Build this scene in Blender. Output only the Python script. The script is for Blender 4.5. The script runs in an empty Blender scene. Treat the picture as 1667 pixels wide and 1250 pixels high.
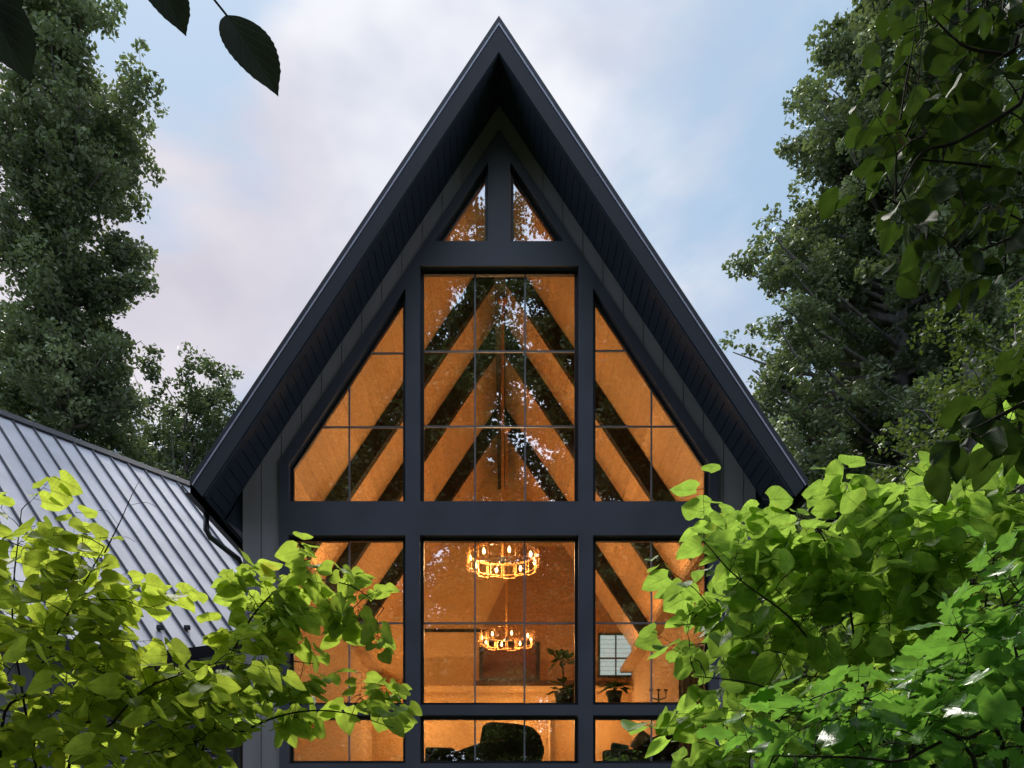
import bpy, bmesh, math, random
import numpy as np
from mathutils import Vector, Matrix

R = math.radians
S = bpy.context.scene
COL = S.collection
EYE = 1.6
F = 1456.0                       # focal length in photo pixels
CX = 0.07

# ------------------------------------------------------------------ camera
cd = bpy.data.cameras.new('camera'); cam = bpy.data.objects.new('camera', cd); COL.objects.link(cam)
cam.location = (CX, 0, EYE); cam.rotation_euler = (R(90), 0, 0)
cd.sensor_width = 36; cd.lens = F / 1667 * 36
cd.shift_x = 0.0081; cd.shift_y = 0.4493
cd.clip_start = 0.05; cd.clip_end = 2000
S.camera = cam
S.render.resolution_x = 1024; S.render.resolution_y = 768
S.view_settings.view_transform = 'Standard'; S.view_settings.look = 'None'
S.view_settings.exposure = 0.0; S.view_settings.gamma = 1
S.render.engine = 'CYCLES'
try:
    S.cycles.use_denoising = True
    S.cycles.max_bounces = 8; S.cycles.transparent_max_bounces = 12
except Exception: pass

def at(px, py, Y):               # point seen at photo pixel px,py at distance Y from the camera plane
    return (CX + (px - 820) / F * Y, Y, EYE + (1374 - py) / F * Y)

# ------------------------------------------------------------------ node helpers
def N(nt, typ, **kw):
    n = nt.nodes.new(typ)
    for k, v in kw.items():
        if k == 'inp':
            for kk, vv in v.items(): n.inputs[kk].default_value = vv
        else: setattr(n, k, v)
    return n
def L(nt, a, b): nt.links.new(a, b)
def math_(nt, op, a=None, b=None, c=None, clamp=False):
    n = nt.nodes.new('ShaderNodeMath'); n.operation = op; n.use_clamp = clamp
    for i, v in enumerate((a, b, c)):
        if v is None: continue
        if isinstance(v, (int, float)): n.inputs[i].default_value = v
        else: nt.links.new(v, n.inputs[i])
    return n.outputs[0]
def mixc(nt, fac, a, b, mode='MIX'):
    n = nt.nodes.new('ShaderNodeMix'); n.data_type = 'RGBA'; n.blend_type = mode
    if isinstance(fac, (int, float)): n.inputs[0].default_value = fac
    else: nt.links.new(fac, n.inputs[0])
    for i, v in ((6, a), (7, b)):
        if isinstance(v, tuple): n.inputs[i].default_value = (*v, 1) if len(v) == 3 else v
        else: nt.links.new(v, n.inputs[i])
    return n.outputs[2]
def ramp(nt, fac, stops):
    n = nt.nodes.new('ShaderNodeValToRGB'); e = n.color_ramp.elements
    while len(e) < len(stops): e.new(0.5)
    for i, (p, c) in enumerate(stops):
        e[i].position = p; e[i].color = (*c, 1) if isinstance(c, tuple) else (c, c, c, 1)
    nt.links.new(fac, n.inputs[0]); return n.outputs[0]

# ------------------------------------------------------------------ sky and sun
SUN_EL, SUN_AZ = R(56), R(-24)   # azimuth from +Y towards +X
W = bpy.data.worlds.new('World'); S.world = W; W.use_nodes = True
nt = W.node_tree; nt.nodes.clear()
out = N(nt, 'ShaderNodeOutputWorld'); bg = N(nt, 'ShaderNodeBackground', inp={'Strength': 1.0})
sky = N(nt, 'ShaderNodeTexSky', sky_type='NISHITA', sun_disc=False, sun_elevation=SUN_EL, sun_rotation=SUN_AZ)
sky.air_density = 1.0; sky.dust_density = 1.5; sky.ozone_density = 1.2
tc = N(nt, 'ShaderNodeTexCoord')
skyc = mixc(nt, 1.0, sky.outputs[0], (0.075, 0.075, 0.075), 'MULTIPLY')
skyc = mixc(nt, 0.74, skyc, (0.50, 0.70, 0.93))
def ndir(px, py): return Vector(((px - 820) / F, 1, (1374 - py) / F)).normalized()
def blob(px, py, width_deg):
    d = ndir(px, py)
    dp = N(nt, 'ShaderNodeVectorMath', operation='DOT_PRODUCT'); dp.inputs[1].default_value = d
    nrm = N(nt, 'ShaderNodeVectorMath', operation='NORMALIZE'); L(nt, tc.outputs['Generated'], nrm.inputs[0])
    L(nt, nrm.outputs[0], dp.inputs[0])
    mr = N(nt, 'ShaderNodeMapRange', interpolation_type='SMOOTHSTEP'); mr.clamp = True
    mr.inputs[1].default_value = math.cos(R(width_deg)); mr.inputs[2].default_value = 1.0
    L(nt, dp.outputs['Value'], mr.inputs[0]); return mr.outputs[0]
mp = N(nt, 'ShaderNodeMapping', inp={'Scale': (1.0, 1.0, 1.5), 'Location': (3.1, 0.7, 1.9), 'Rotation': (0, R(28), 0)})
L(nt, tc.outputs['Generated'], mp.inputs[0])
n1 = N(nt, 'ShaderNodeTexNoise', inp={'Scale': 3.1, 'Detail': 6.0, 'Roughness': 0.5, 'Distortion': 0.5})
L(nt, mp.outputs[0], n1.inputs['Vector'])
bias = n1.outputs['Fac']
for px, py, wd, k in ((300, 170, 9, -0.20), (1240, 330, 12, -0.17), (355, 330, 5, -0.10), (640, 130, 9, 0.16), (230, 420, 10, 0.22),
                      (480, 300, 8, 0.16), (1010, 90, 9, 0.12), (430, 520, 8, 0.07), (1120, 600, 8, 0.05)):
    bias = math_(nt, 'MULTIPLY_ADD', blob(px, py, wd), k, bias)
mask = N(nt, 'ShaderNodeMapRange', interpolation_type='SMOOTHSTEP'); mask.clamp = True
mask.inputs[1].default_value = 0.40; mask.inputs[2].default_value = 0.62
L(nt, bias, mask.inputs[0])
n2 = N(nt, 'ShaderNodeTexNoise', inp={'Scale': 4.5, 'Detail': 4.0, 'Roughness': 0.5})
L(nt, mp.outputs[0], n2.inputs['Vector'])
cloud = ramp(nt, n2.outputs['Fac'], [(0.34, (0.56, 0.59, 0.72)), (0.50, (0.74, 0.76, 0.86)), (0.62, (0.95, 0.95, 1.0))])
cloud = mixc(nt, math_(nt, 'MULTIPLY', blob(180, 420, 16), 0.38), cloud, (0.78, 0.62, 0.64))
allc = mixc(nt, math_(nt, 'MULTIPLY', mask.outputs[0], 0.92), skyc, cloud)
# brighter western sky on the side the house front faces
sx = N(nt, 'ShaderNodeSeparateXYZ'); L(nt, tc.outputs['Generated'], sx.inputs[0])
west = N(nt, 'ShaderNodeMapRange', interpolation_type='SMOOTHSTEP'); west.clamp = True
west.inputs[1].default_value = 0.0; west.inputs[2].default_value = -0.75; west.inputs[3].default_value = 1.0; west.inputs[4].default_value = 3.6
L(nt, sx.outputs[1], west.inputs[0])
vm = N(nt, 'ShaderNodeVectorMath', operation='SCALE'); L(nt, allc, vm.inputs[0]); L(nt, west.outputs[0], vm.inputs['Scale'])
L(nt, vm.outputs[0], bg.inputs['Color']); L(nt, bg.outputs[0], out.inputs[0])
sd = bpy.data.lights.new('sun', 'SUN'); sd.energy = 4.8; sd.angle = R(14); sd.color = (1, 0.95, 0.86)
sun = bpy.data.objects.new('sun', sd); COL.objects.link(sun)
tosun = Vector((math.sin(SUN_AZ) * math.cos(SUN_EL), math.cos(SUN_AZ) * math.cos(SUN_EL), math.sin(SUN_EL)))
sun.rotation_euler = tosun.to_track_quat('Z', 'Y').to_euler()

# ------------------------------------------------------------------ materials
def mat_base(name):
    m = bpy.data.materials.new(name); m.use_nodes = True; nt = m.node_tree
    return m, nt, nt.nodes['Principled BSDF']
def plain(name, col, rough=0.5, metal=0.0, var=0.12, scale=6.0, bump=0.0, bscale=60, spec=0.5, stretch=(1, 1, 1)):
    m, nt, b = mat_base(name)
    tc = N(nt, 'ShaderNodeTexCoord'); mp = N(nt, 'ShaderNodeMapping', inp={'Scale': stretch}); L(nt, tc.outputs['Object'], mp.inputs[0])
    n = N(nt, 'ShaderNodeTexNoise', inp={'Scale': scale, 'Detail': 5.0}); L(nt, mp.outputs[0], n.inputs['Vector'])
    lo = tuple(c * (1 - var) for c in col); hi = tuple(min(1, c * (1 + var)) for c in col)
    L(nt, ramp(nt, n.outputs['Fac'], [(0.3, lo), (0.7, hi)]), b.inputs['Base Color'])
    b.inputs['Metallic'].default_value = metal; b.inputs['Specular IOR Level'].default_value = spec
    rr = math_(nt, 'MULTIPLY_ADD', n.outputs['Fac'], 0.2, rough - 0.1); L(nt, rr, b.inputs['Roughness'])
    if bump:
        n2 = N(nt, 'ShaderNodeTexNoise', inp={'Scale': bscale, 'Detail': 3.0}); L(nt, mp.outputs[0], n2.inputs['Vector'])
        bp = N(nt, 'ShaderNodeBump', inp={'Strength': bump, 'Distance': 0.01}); L(nt, n2.outputs['Fac'], bp.inputs['Height']); L(nt, bp.outputs[0], b.inputs['Normal'])
    return m
def emit(name, col, strength, base=(0.8, 0.6, 0.4)):
    m, nt, b = mat_base(name)
    b.inputs['Base Color'].default_value = (*base, 1)
    b.inputs['Emission Color'].default_value = (*col, 1); b.inputs['Emission Strength'].default_value = strength
    return m
M = {}
M['trim'] = plain('black_blue_trim_paint', (0.050, 0.0495, 0.069), 0.45, bump=0.05, bscale=25, scale=1.5)
M['siding'] = plain('charcoal_siding_paint', (0.205, 0.178, 0.192), 0.6, var=0.10, scale=2.0, bump=0.25, bscale=90, stretch=(1, 1, 0.15))
M['fascia'] = plain('fascia_paint', (0.019, 0.019, 0.029), 0.6, spec=0.35, bump=0.05, bscale=25)
M['soffit'] = plain('soffit_paint', (0.028, 0.034, 0.056), 0.7, spec=0.25, bump=0.1)
M['black'] = plain('black_frame', (0.008, 0.008, 0.010), 0.35)
M['bar'] = plain('glazing_bar_metal', (0.15, 0.14, 0.155), 0.4, metal=0.2)
M['lip'] = plain('lit_edge_flashing', (0.34, 0.33, 0.42), 0.45, metal=0.1)
M['roofmetal'] = plain('dark_roof_metal', (0.024, 0.023, 0.032), 0.5, metal=0.2)
M['wingroof'] = plain('grey_standing_seam_metal', (0.50, 0.49, 0.53), 0.52, metal=0.25, var=0.13, scale=1.3, stretch=(1, 1, 1), bump=0.06, bscale=4)
M['wingseam'] = plain('seam_metal', (0.045, 0.047, 0.06), 0.4, metal=0.3)
M['wingwall'] = plain('grey_siding', (0.16, 0.16, 0.185), 0.6, bump=0.2, bscale=70, stretch=(1, 1, 0.2))
M['beam'] = plain('dark_timber', (0.0075, 0.005, 0.004), 0.6, bump=0.3, bscale=40, spec=0.3)
M['brass'] = plain('brass', (0.50, 0.25, 0.08), 0.45, metal=0.6)
M['bulb'] = emit('bulb_glow', (1.0, 0.62, 0.26), 12.0)
M['plaster'] = plain('warm_plaster', (0.52, 0.35, 0.19), 0.8, var=0.05, scale=0.6)
M['ochre'] = plain('ochre_plaster', (0.52, 0.32, 0.14), 0.8, var=0.05, scale=0.5)
M['floor'] = plain('oak_floor', (0.25, 0.13, 0.06), 0.4)
M['redwood'] = plain('reddish_timber', (0.10, 0.028, 0.012), 0.5)
M['wall_shade'] = plain('shaded_wall_brown', (0.27, 0.13, 0.052), 0.6, var=0.2, scale=3, stretch=(1, 1, 6))  # brown that carries the shade on the back wall
M['fabric'] = plain('dark_fabric', (0.010, 0.009, 0.010), 0.9)
M['cushion'] = plain('grey_cushion', (0.25, 0.27, 0.24), 0.9, var=0.4, scale=12)
M['teal'] = plain('teal_cushion', (0.02, 0.12, 0.15), 0.9)
M['curtain'] = plain('pale_curtain', (0.45, 0.42, 0.40), 0.9)
M['bark'] = plain('grey_bark', (0.11, 0.096, 0.085), 0.9, var=0.5, scale=4, bump=0.8, bscale=14, stretch=(1, 1, 0.25))
M['twig'] = plain('dark_twig', (0.022, 0.016, 0.011), 0.85, var=0.3, spec=0.2, scale=20, bump=0.3, bscale=120)
M['concrete'] = plain('concrete', (0.25, 0.24, 0.22), 0.85, bump=0.4)
M['deckwood'] = plain('deck_timber', (0.14, 0.10, 0.075), 0.7, bump=0.3, stretch=(1, 12, 1))
M['cable'] = plain('steel_cable', (0.35, 0.35, 0.37), 0.3, metal=1.0)
M['shade'] = emit('fill_lamp_shade', (1.0, 0.62, 0.28), 2.0)
M['blind'] = emit('daylit_blind', (0.62, 0.82, 0.82), 1.15, (0.08, 0.1, 0.1))
M['litroom'] = emit('lit_room_glow', (1.0, 0.35, 0.08), 0.35)
M['pot'] = plain('dark_pot', (0.02, 0.018, 0.018), 0.4)

def wood_ceiling():
    m, nt, b = mat_base('honey_timber_ceiling')
    tc = N(nt, 'ShaderNodeTexCoord')
    mp = N(nt, 'ShaderNodeMapping', inp={'Scale': (6, 0.5, 6)}); L(nt, tc.outputs['Object'], mp.inputs[0])
    n = N(nt, 'ShaderNodeTexNoise', inp={'Scale': 2.0, 'Detail': 6.0, 'Distortion': 0.4}); L(nt, mp.outputs[0], n.inputs['Vector'])
    c = ramp(nt, n.outputs['Fac'], [(0.3, (0.56, 0.33, 0.155)), (0.7, (0.64, 0.40, 0.195))])
    s_ = N(nt, 'ShaderNodeSeparateXYZ'); L(nt, tc.outputs['Object'], s_.inputs[0])
    g = math_(nt, 'FRACT', math_(nt, 'MULTIPLY', s_.outputs[2], 4.2)); groove = math_(nt, 'LESS_THAN', g, 0.04)
    bd = math_(nt, 'FLOOR', math_(nt, 'MULTIPLY', s_.outputs[2], 4.2)); wn = N(nt, 'ShaderNodeTexWhiteNoise', noise_dimensions='1D'); L(nt, bd, wn.inputs['W'])
    c = mixc(nt, 1.0, c, ramp(nt, wn.outputs['Value'], [(0.0, 0.86), (1.0, 1.08)]), 'MULTIPLY')
    c = mixc(nt, math_(nt, 'MULTIPLY', groove, 0.45), c, (0.12, 0.06, 0.03))
    L(nt, c, b.inputs['Base Color']); b.inputs['Roughness'].default_value = 0.5
    return m
M['ceiling'] = wood_ceiling()

def glass():
    m, nt, b = mat_base('window_glass'); nt.nodes.remove(b)
    o = nt.nodes['Material Output']
    tr = N(nt, 'ShaderNodeBsdfTransparent'); tr.inputs[0].default_value = (0.80, 0.79, 0.78, 1)
    gl = N(nt, 'ShaderNodeBsdfGlossy'); gl.inputs['Roughness'].default_value = 0.0; gl.inputs[0].default_value = (0.95, 0.98, 1, 1)
    tc = N(nt, 'ShaderNodeTexCoord'); n = N(nt, 'ShaderNodeTexNoise', inp={'Scale': 1.6, 'Detail': 1.0}); L(nt, tc.outputs['Object'], n.inputs['Vector'])
    bp = N(nt, 'ShaderNodeBump', inp={'Strength': 0.03, 'Distance': 0.01}); L(nt, n.outputs['Fac'], bp.inputs['Height']); L(nt, bp.outputs[0], gl.inputs['Normal'])
    fr = N(nt, 'ShaderNodeFresnel', inp={'IOR': 1.5})
    f = math_(nt, 'MULTIPLY_ADD', fr.outputs[0], 1.2, 0.15, clamp=True)
    mx = N(nt, 'ShaderNodeMixShader'); L(nt, f, mx.inputs[0]); L(nt, tr.outputs[0], mx.inputs[1]); L(nt, gl.outputs[0], mx.inputs[2])
    L(nt, mx.outputs[0], o.inputs[0]); return m
M['glass'] = glass()

def leaf_mat(name, dark, light, trans, gloss=0.35, tfac=0.45, veins=0.0, rough=0.5):
    """leaf: reflectance between dark and light by the per-leaf attribute 'tint', light passing through as trans"""
    m, nt, b = mat_base(name); o = nt.nodes['Material Output']
    a = N(nt, 'ShaderNodeAttribute', attribute_name='tint')
    c = mixc(nt, a.outputs['Fac'], dark, light)
    tcol = mixc(nt, a.outputs['Fac'], tuple(x * 0.6 for x in trans), trans)
    if veins:
        tn = N(nt, 'ShaderNodeTexCoord'); nn = N(nt, 'ShaderNodeTexNoise', inp={'Scale': 9.0, 'Detail': 3.0}); L(nt, tn.outputs['Object'], nn.inputs['Vector'])
        old = math_(nt, 'MULTIPLY', math_(nt, 'SUBTRACT', nn.outputs['Fac'], 0.66), 9.0, clamp=True)
        c = mixc(nt, math_(nt, 'MULTIPLY', old, 0.7), c, (light[0] * 1.6 + .01, light[1] * 0.8, light[2] * .6)); tcol = mixc(nt, math_(nt, 'MULTIPLY', old, 0.6), tcol, (trans[0], trans[1] * 0.55, trans[2] * .5))
    if veins:
        uv = N(nt, 'ShaderNodeUVMap', uv_map='leafuv'); s = N(nt, 'ShaderNodeSeparateXYZ'); L(nt, uv.outputs[0], s.inputs[0])
        w = math_(nt, 'ABSOLUTE', math_(nt, 'SUBTRACT', s.outputs[0], 0.5))
        t = math_(nt, 'SUBTRACT', math_(nt, 'MULTIPLY', s.outputs[1], 6.0), math_(nt, 'MULTIPLY', w, 5.0))
        fr = math_(nt, 'ABSOLUTE', math_(nt, 'SUBTRACT', math_(nt, 'FRACT', t), 0.5))
        side = math_(nt, 'SUBTRACT', 1.0, math_(nt, 'MULTIPLY', math_(nt, 'SUBTRACT', 0.5, fr), 6.0), clamp=True)
        mid = math_(nt, 'SUBTRACT', 1.0, math_(nt, 'MULTIPLY', w, 26.0), clamp=True)
        v = math_(nt, 'MULTIPLY', math_(nt, 'MAXIMUM', mid, math_(nt, 'MULTIPLY', side, 0.6)), veins, clamp=True)
        c = mixc(nt, v, c, tuple(min(1, x * 1.9 + 0.02) for x in light))
        tcol = mixc(nt, v, tcol, tuple(x * 0.3 for x in trans))
        tc = N(nt, 'ShaderNodeTexCoord'); nz = N(nt, 'ShaderNodeTexNoise', inp={'Scale': 22.0, 'Detail': 4.0}); L(nt, tc.outputs['Object'], nz.inputs['Vector'])
        c = mixc(nt, 1.0, c, ramp(nt, nz.outputs['Fac'], [(0.3, 0.72), (0.7, 1.15)]), 'MULTIPLY'); tcol = mixc(nt, 1.0, tcol, ramp(nt, nz.outputs['Fac'], [(0.3, 0.66), (0.65, 1.06)]), 'MULTIPLY')
        bp = N(nt, 'ShaderNodeBump', inp={'Strength': 0.35, 'Distance': 0.002}); L(nt, math_(nt, 'MULTIPLY', v, -1.0), bp.inputs['Height']); L(nt, bp.outputs[0], b.inputs['Normal'])
    L(nt, c, b.inputs['Base Color']); b.inputs['Roughness'].default_value = rough; b.inputs['Specular IOR Level'].default_value = gloss
    t = N(nt, 'ShaderNodeBsdfTranslucent'); L(nt, tcol, t.inputs[0])
    mx = N(nt, 'ShaderNodeMixShader', inp={0: tfac}); L(nt, b.outputs[0], mx.inputs[1]); L(nt, t.outputs[0], mx.inputs[2])
    L(nt, mx.outputs[0], o.inputs[0]); return m
M['poplar'] = leaf_mat('poplar_leaves', (0.065, 0.084, 0.045), (0.200, 0.235, 0.130), (0.22, 0.30, 0.08), 0.45, 0.28)
M['maple'] = leaf_mat('dark_broadleaf', (0.048, 0.068, 0.032), (0.145, 0.180, 0.080), (0.15, 0.22, 0.06), 0.35, 0.28)
M['midgreen'] = leaf_mat('mid_green_leaves', (0.030, 0.052, 0.014), (0.10, 0.145, 0.035), (0.14, 0.21, 0.03), 0.35, 0.35)
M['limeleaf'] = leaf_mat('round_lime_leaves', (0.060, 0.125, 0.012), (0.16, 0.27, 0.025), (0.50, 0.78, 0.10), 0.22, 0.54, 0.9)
M['yellowleaf'] = leaf_mat('yellow_green_leaves', (0.085, 0.120, 0.010), (0.21, 0.28, 0.02), (0.70, 0.86, 0.09), 0.22, 0.58, 0.9)
M['springleaf'] = leaf_mat('light_spring_leaves', (0.085, 0.15, 0.014), (0.21, 0.32, 0.035), (0.60, 0.80, 0.09), 0.25, 0.52, 0.7)
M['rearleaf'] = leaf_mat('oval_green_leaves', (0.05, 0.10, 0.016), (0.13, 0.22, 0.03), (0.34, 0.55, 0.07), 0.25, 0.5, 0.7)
M['holly'] = leaf_mat('spiny_green_leaves', (0.025, 0.085, 0.010), (0.085, 0.21, 0.025), (0.28, 0.60, 0.07), 0.6, 0.42, 0.6, 0.32)
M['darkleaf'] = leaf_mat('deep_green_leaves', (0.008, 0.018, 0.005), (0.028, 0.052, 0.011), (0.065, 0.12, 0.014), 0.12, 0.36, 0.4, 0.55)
M['hangleaf'] = leaf_mat('shaded_dark_leaves', (0.008, 0.012, 0.006), (0.016, 0.022, 0.010), (0.018, 0.030, 0.010), 0.2, 0.25, 0.5, 0.6)  # backlit, shaded look of the hanging leaves put into their colour

# ------------------------------------------------------------------ objects
def tag(o, label=None, cat=None, group=None, kind=None):
    if label: o['label'] = label
    if cat: o['category'] = cat
    if group: o['group'] = group
    if kind: o['kind'] = kind
    return o
def empty(name, loc, label, cat, group=None):
    o = bpy.data.objects.new(name, None); COL.objects.link(o); o.location = loc; o.empty_display_size = 0.3
    return tag(o, label, cat, group)
class MB:
    def __init__(s): s.v = []; s.f = []
    def add(s, verts, faces):
        n = len(s.v); s.v += [tuple(map(float, p)) for p in verts]; s.f += [tuple(n + i for i in f) for f in faces]; return s
    def box(s, x0, x1, y0, y1, z0, z1):
        return s.add([(x0, y0, z0), (x1, y0, z0), (x1, y1, z0), (x0, y1, z0), (x0, y0, z1), (x1, y0, z1), (x1, y1, z1), (x0, y1, z1)],
                     [(0, 3, 2, 1), (4, 5, 6, 7), (0, 1, 5, 4), (1, 2, 6, 5), (2, 3, 7, 6), (3, 0, 4, 7)])
    def prism(s, poly, y0, y1):          # polygon in XZ, extruded along Y
        n = len(poly)
        v = [(x, y0, z) for x, z in poly] + [(x, y1, z) for x, z in poly]
        return s.add(v, [tuple(range(n)), tuple(range(2 * n - 1, n - 1, -1))] + [(i, i + n, (i + 1) % n + n, (i + 1) % n) for i in range(n)])
    def hexa(s, p):                      # 8 points, bottom 4 then top 4
        return s.add(p, [(0, 3, 2, 1), (4, 5, 6, 7), (0, 1, 5, 4), (1, 2, 6, 5), (2, 3, 7, 6), (3, 0, 4, 7)])
    def tube(s, pts, rad, sides=6, cap=True):
        pts = [Vector(p) for p in pts]; n = len(pts)
        if not hasattr(rad, '__len__'): rad = [rad] * n
        ref = Vector((0.3, 0.9, 0.2)); vs = []
        for i, p in enumerate(pts):
            d = (pts[min(i + 1, n - 1)] - pts[max(i - 1, 0)]).normalized()
            a = d.cross(ref)
            if a.length < 0.05: a = d.cross(Vector((1, 0, 0)))
            a.normalize(); b = d.cross(a); ref = b.cross(d) if False else ref
            for k in range(sides):
                t = 2 * math.pi * k / sides; vs.append(p + (a * math.cos(t) + b * math.sin(t)) * rad[i])
        fs = [(i * sides + k, i * sides + (k + 1) % sides, (i + 1) * sides + (k + 1) % sides, (i + 1) * sides + k) for i in range(n - 1) for k in range(sides)]
        if cap: fs += [tuple(range(sides))[::-1], tuple((n - 1) * sides + k for k in range(sides))]
        return s.add(vs, fs)
    def lathe(s, prof, cx, cy, cz, sides=20):
        vs = [(cx + r * math.cos(2 * math.pi * k / sides), cy + r * math.sin(2 * math.pi * k / sides), cz + z) for r, z in prof for k in range(sides)]
        fs = [(i * sides + k, i * sides + (k + 1) % sides, (i + 1) * sides + (k + 1) % sides, (i + 1) * sides + k) for i in range(len(prof) - 1) for k in range(sides)]
        return s.add(vs, fs)
    def build(s, name, mat, parent=None, smooth=False, bevel=0.0, seg=2, label=None):
        me = bpy.data.meshes.new(name)
        v = s.v
        if parent is not None:
            q = parent.matrix_world if False else None
        me.from_pydata(v, [], s.f); me.materials.append(mat); me.validate()
        bm = bmesh.new(); bm.from_mesh(me); bmesh.ops.recalc_face_normals(bm, faces=bm.faces); bm.to_mesh(me); bm.free()
        o = bpy.data.objects.new(name, me); COL.objects.link(o)
        if parent is not None:
            o.parent = parent
            off = Vector((0, 0, 0)); p = parent
            while p is not None: off += Vector(p.location); p = p.parent
            me.transform(Matrix.Translation(-off))
        if smooth: me.polygons.foreach_set('use_smooth', [True] * len(me.polygons))
        if bevel:
            b = o.modifiers.new('bevel', 'BEVEL'); b.width = bevel; b.segments = seg; b.limit_method = 'ANGLE'
        if label: o['label'] = label
        return o
def big_mesh(name, V, Fc, mat, parent=None, tint=None, uv=None, smooth=True):
    """V (n,3), Fc (m,k) all faces with k corners"""
    me = bpy.data.meshes.new(name); n, k = Fc.shape
    me.vertices.add(len(V)); me.vertices.foreach_set('co', V.astype(np.float32).ravel())
    me.loops.add(n * k); me.loops.foreach_set('vertex_index', Fc.astype(np.int32).ravel())
    me.polygons.add(n); me.polygons.foreach_set('loop_start', (np.arange(n) * k).astype(np.int32))
    if smooth: me.polygons.foreach_set('use_smooth', np.ones(n, dtype=bool))
    me.update(calc_edges=True)
    if tint is not None:
        a = me.attributes.new('tint', 'FLOAT', 'POINT'); a.data.foreach_set('value', tint.astype(np.float32))
    if uv is not None:
        u = me.uv_layers.new(name='leafuv'); u.data.foreach_set('uv', uv[Fc.ravel()].astype(np.float32).ravel())
    me.materials.append(mat)
    o = bpy.data.objects.new(name, me); COL.objects.link(o)
    if parent is not None: o.parent = parent
    return o
def copy_tree(o, parent=None):
    c = o.copy(); COL.objects.link(c); c.parent = parent
    for ch in list(o.children): copy_tree(ch, c)
    return c

# ------------------------------------------------------------------ ground
def ground():
    m, nt, b = mat_base('woodland_ground')
    tc = N(nt, 'ShaderNodeTexCoord'); n = N(nt, 'ShaderNodeTexNoise', inp={'Scale': 0.8, 'Detail': 8.0}); L(nt, tc.outputs['Object'], n.inputs['Vector'])
    L(nt, ramp(nt, n.outputs['Fac'], [(0.35, (0.025, 0.045, 0.012)), (0.55, (0.05, 0.085, 0.022)), (0.75, (0.09, 0.07, 0.04))]), b.inputs['Base Color'])
    b.inputs['Roughness'].default_value = 0.95
    n2 = N(nt, 'ShaderNodeTexNoise', inp={'Scale': 30.0, 'Detail': 4.0}); L(nt, tc.outputs['Object'], n2.inputs['Vector'])
    bp = N(nt, 'ShaderNodeBump', inp={'Strength': 0.8, 'Distance': 0.05}); L(nt, n2.outputs['Fac'], bp.inputs['Height']); L(nt, bp.outputs[0], b.inputs['Normal'])
    g = 60; xs = np.linspace(-1, 1, g + 1); xs = np.sign(xs) * np.abs(xs) ** 2.4 * 600
    X, Y = np.meshgrid(xs, xs); Z = 0.12 * np.sin(X * 0.35) * np.cos(Y * 0.28) * (np.hypot(X, Y - 18) > 14) - 0.02
    V = np.stack([X.ravel(), Y.ravel(), Z.ravel()], 1)
    i, j = np.meshgrid(np.arange(g), np.arange(g)); a = (j * (g + 1) + i).ravel()
    o = big_mesh('ground', V, np.stack([a, a + 1, a + g + 2, a + g + 1], 1), m); tag(o, kind='structure')
ground()

# ------------------------------------------------------------------ main house
YW = 14.0; YF = 13.05; YB = 28.0; PX = F / YW
def fx(px): return (px - 812.7) / PX
def fz(py): return EYE + (1374 - py) / PX
def fp(*pts): return [(fx(a), fz(b)) for a, b in pts]
def mir(pts): return [(-a, b) for a, b in pts][::-1]
AP = 13.69; SOF = 13.18; SL = 1.5; HX = 4.01
house = empty('gabled_house', (0, YW, 0), 'tall black steep gabled house with large warm lit gridded front windows', 'house')

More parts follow.
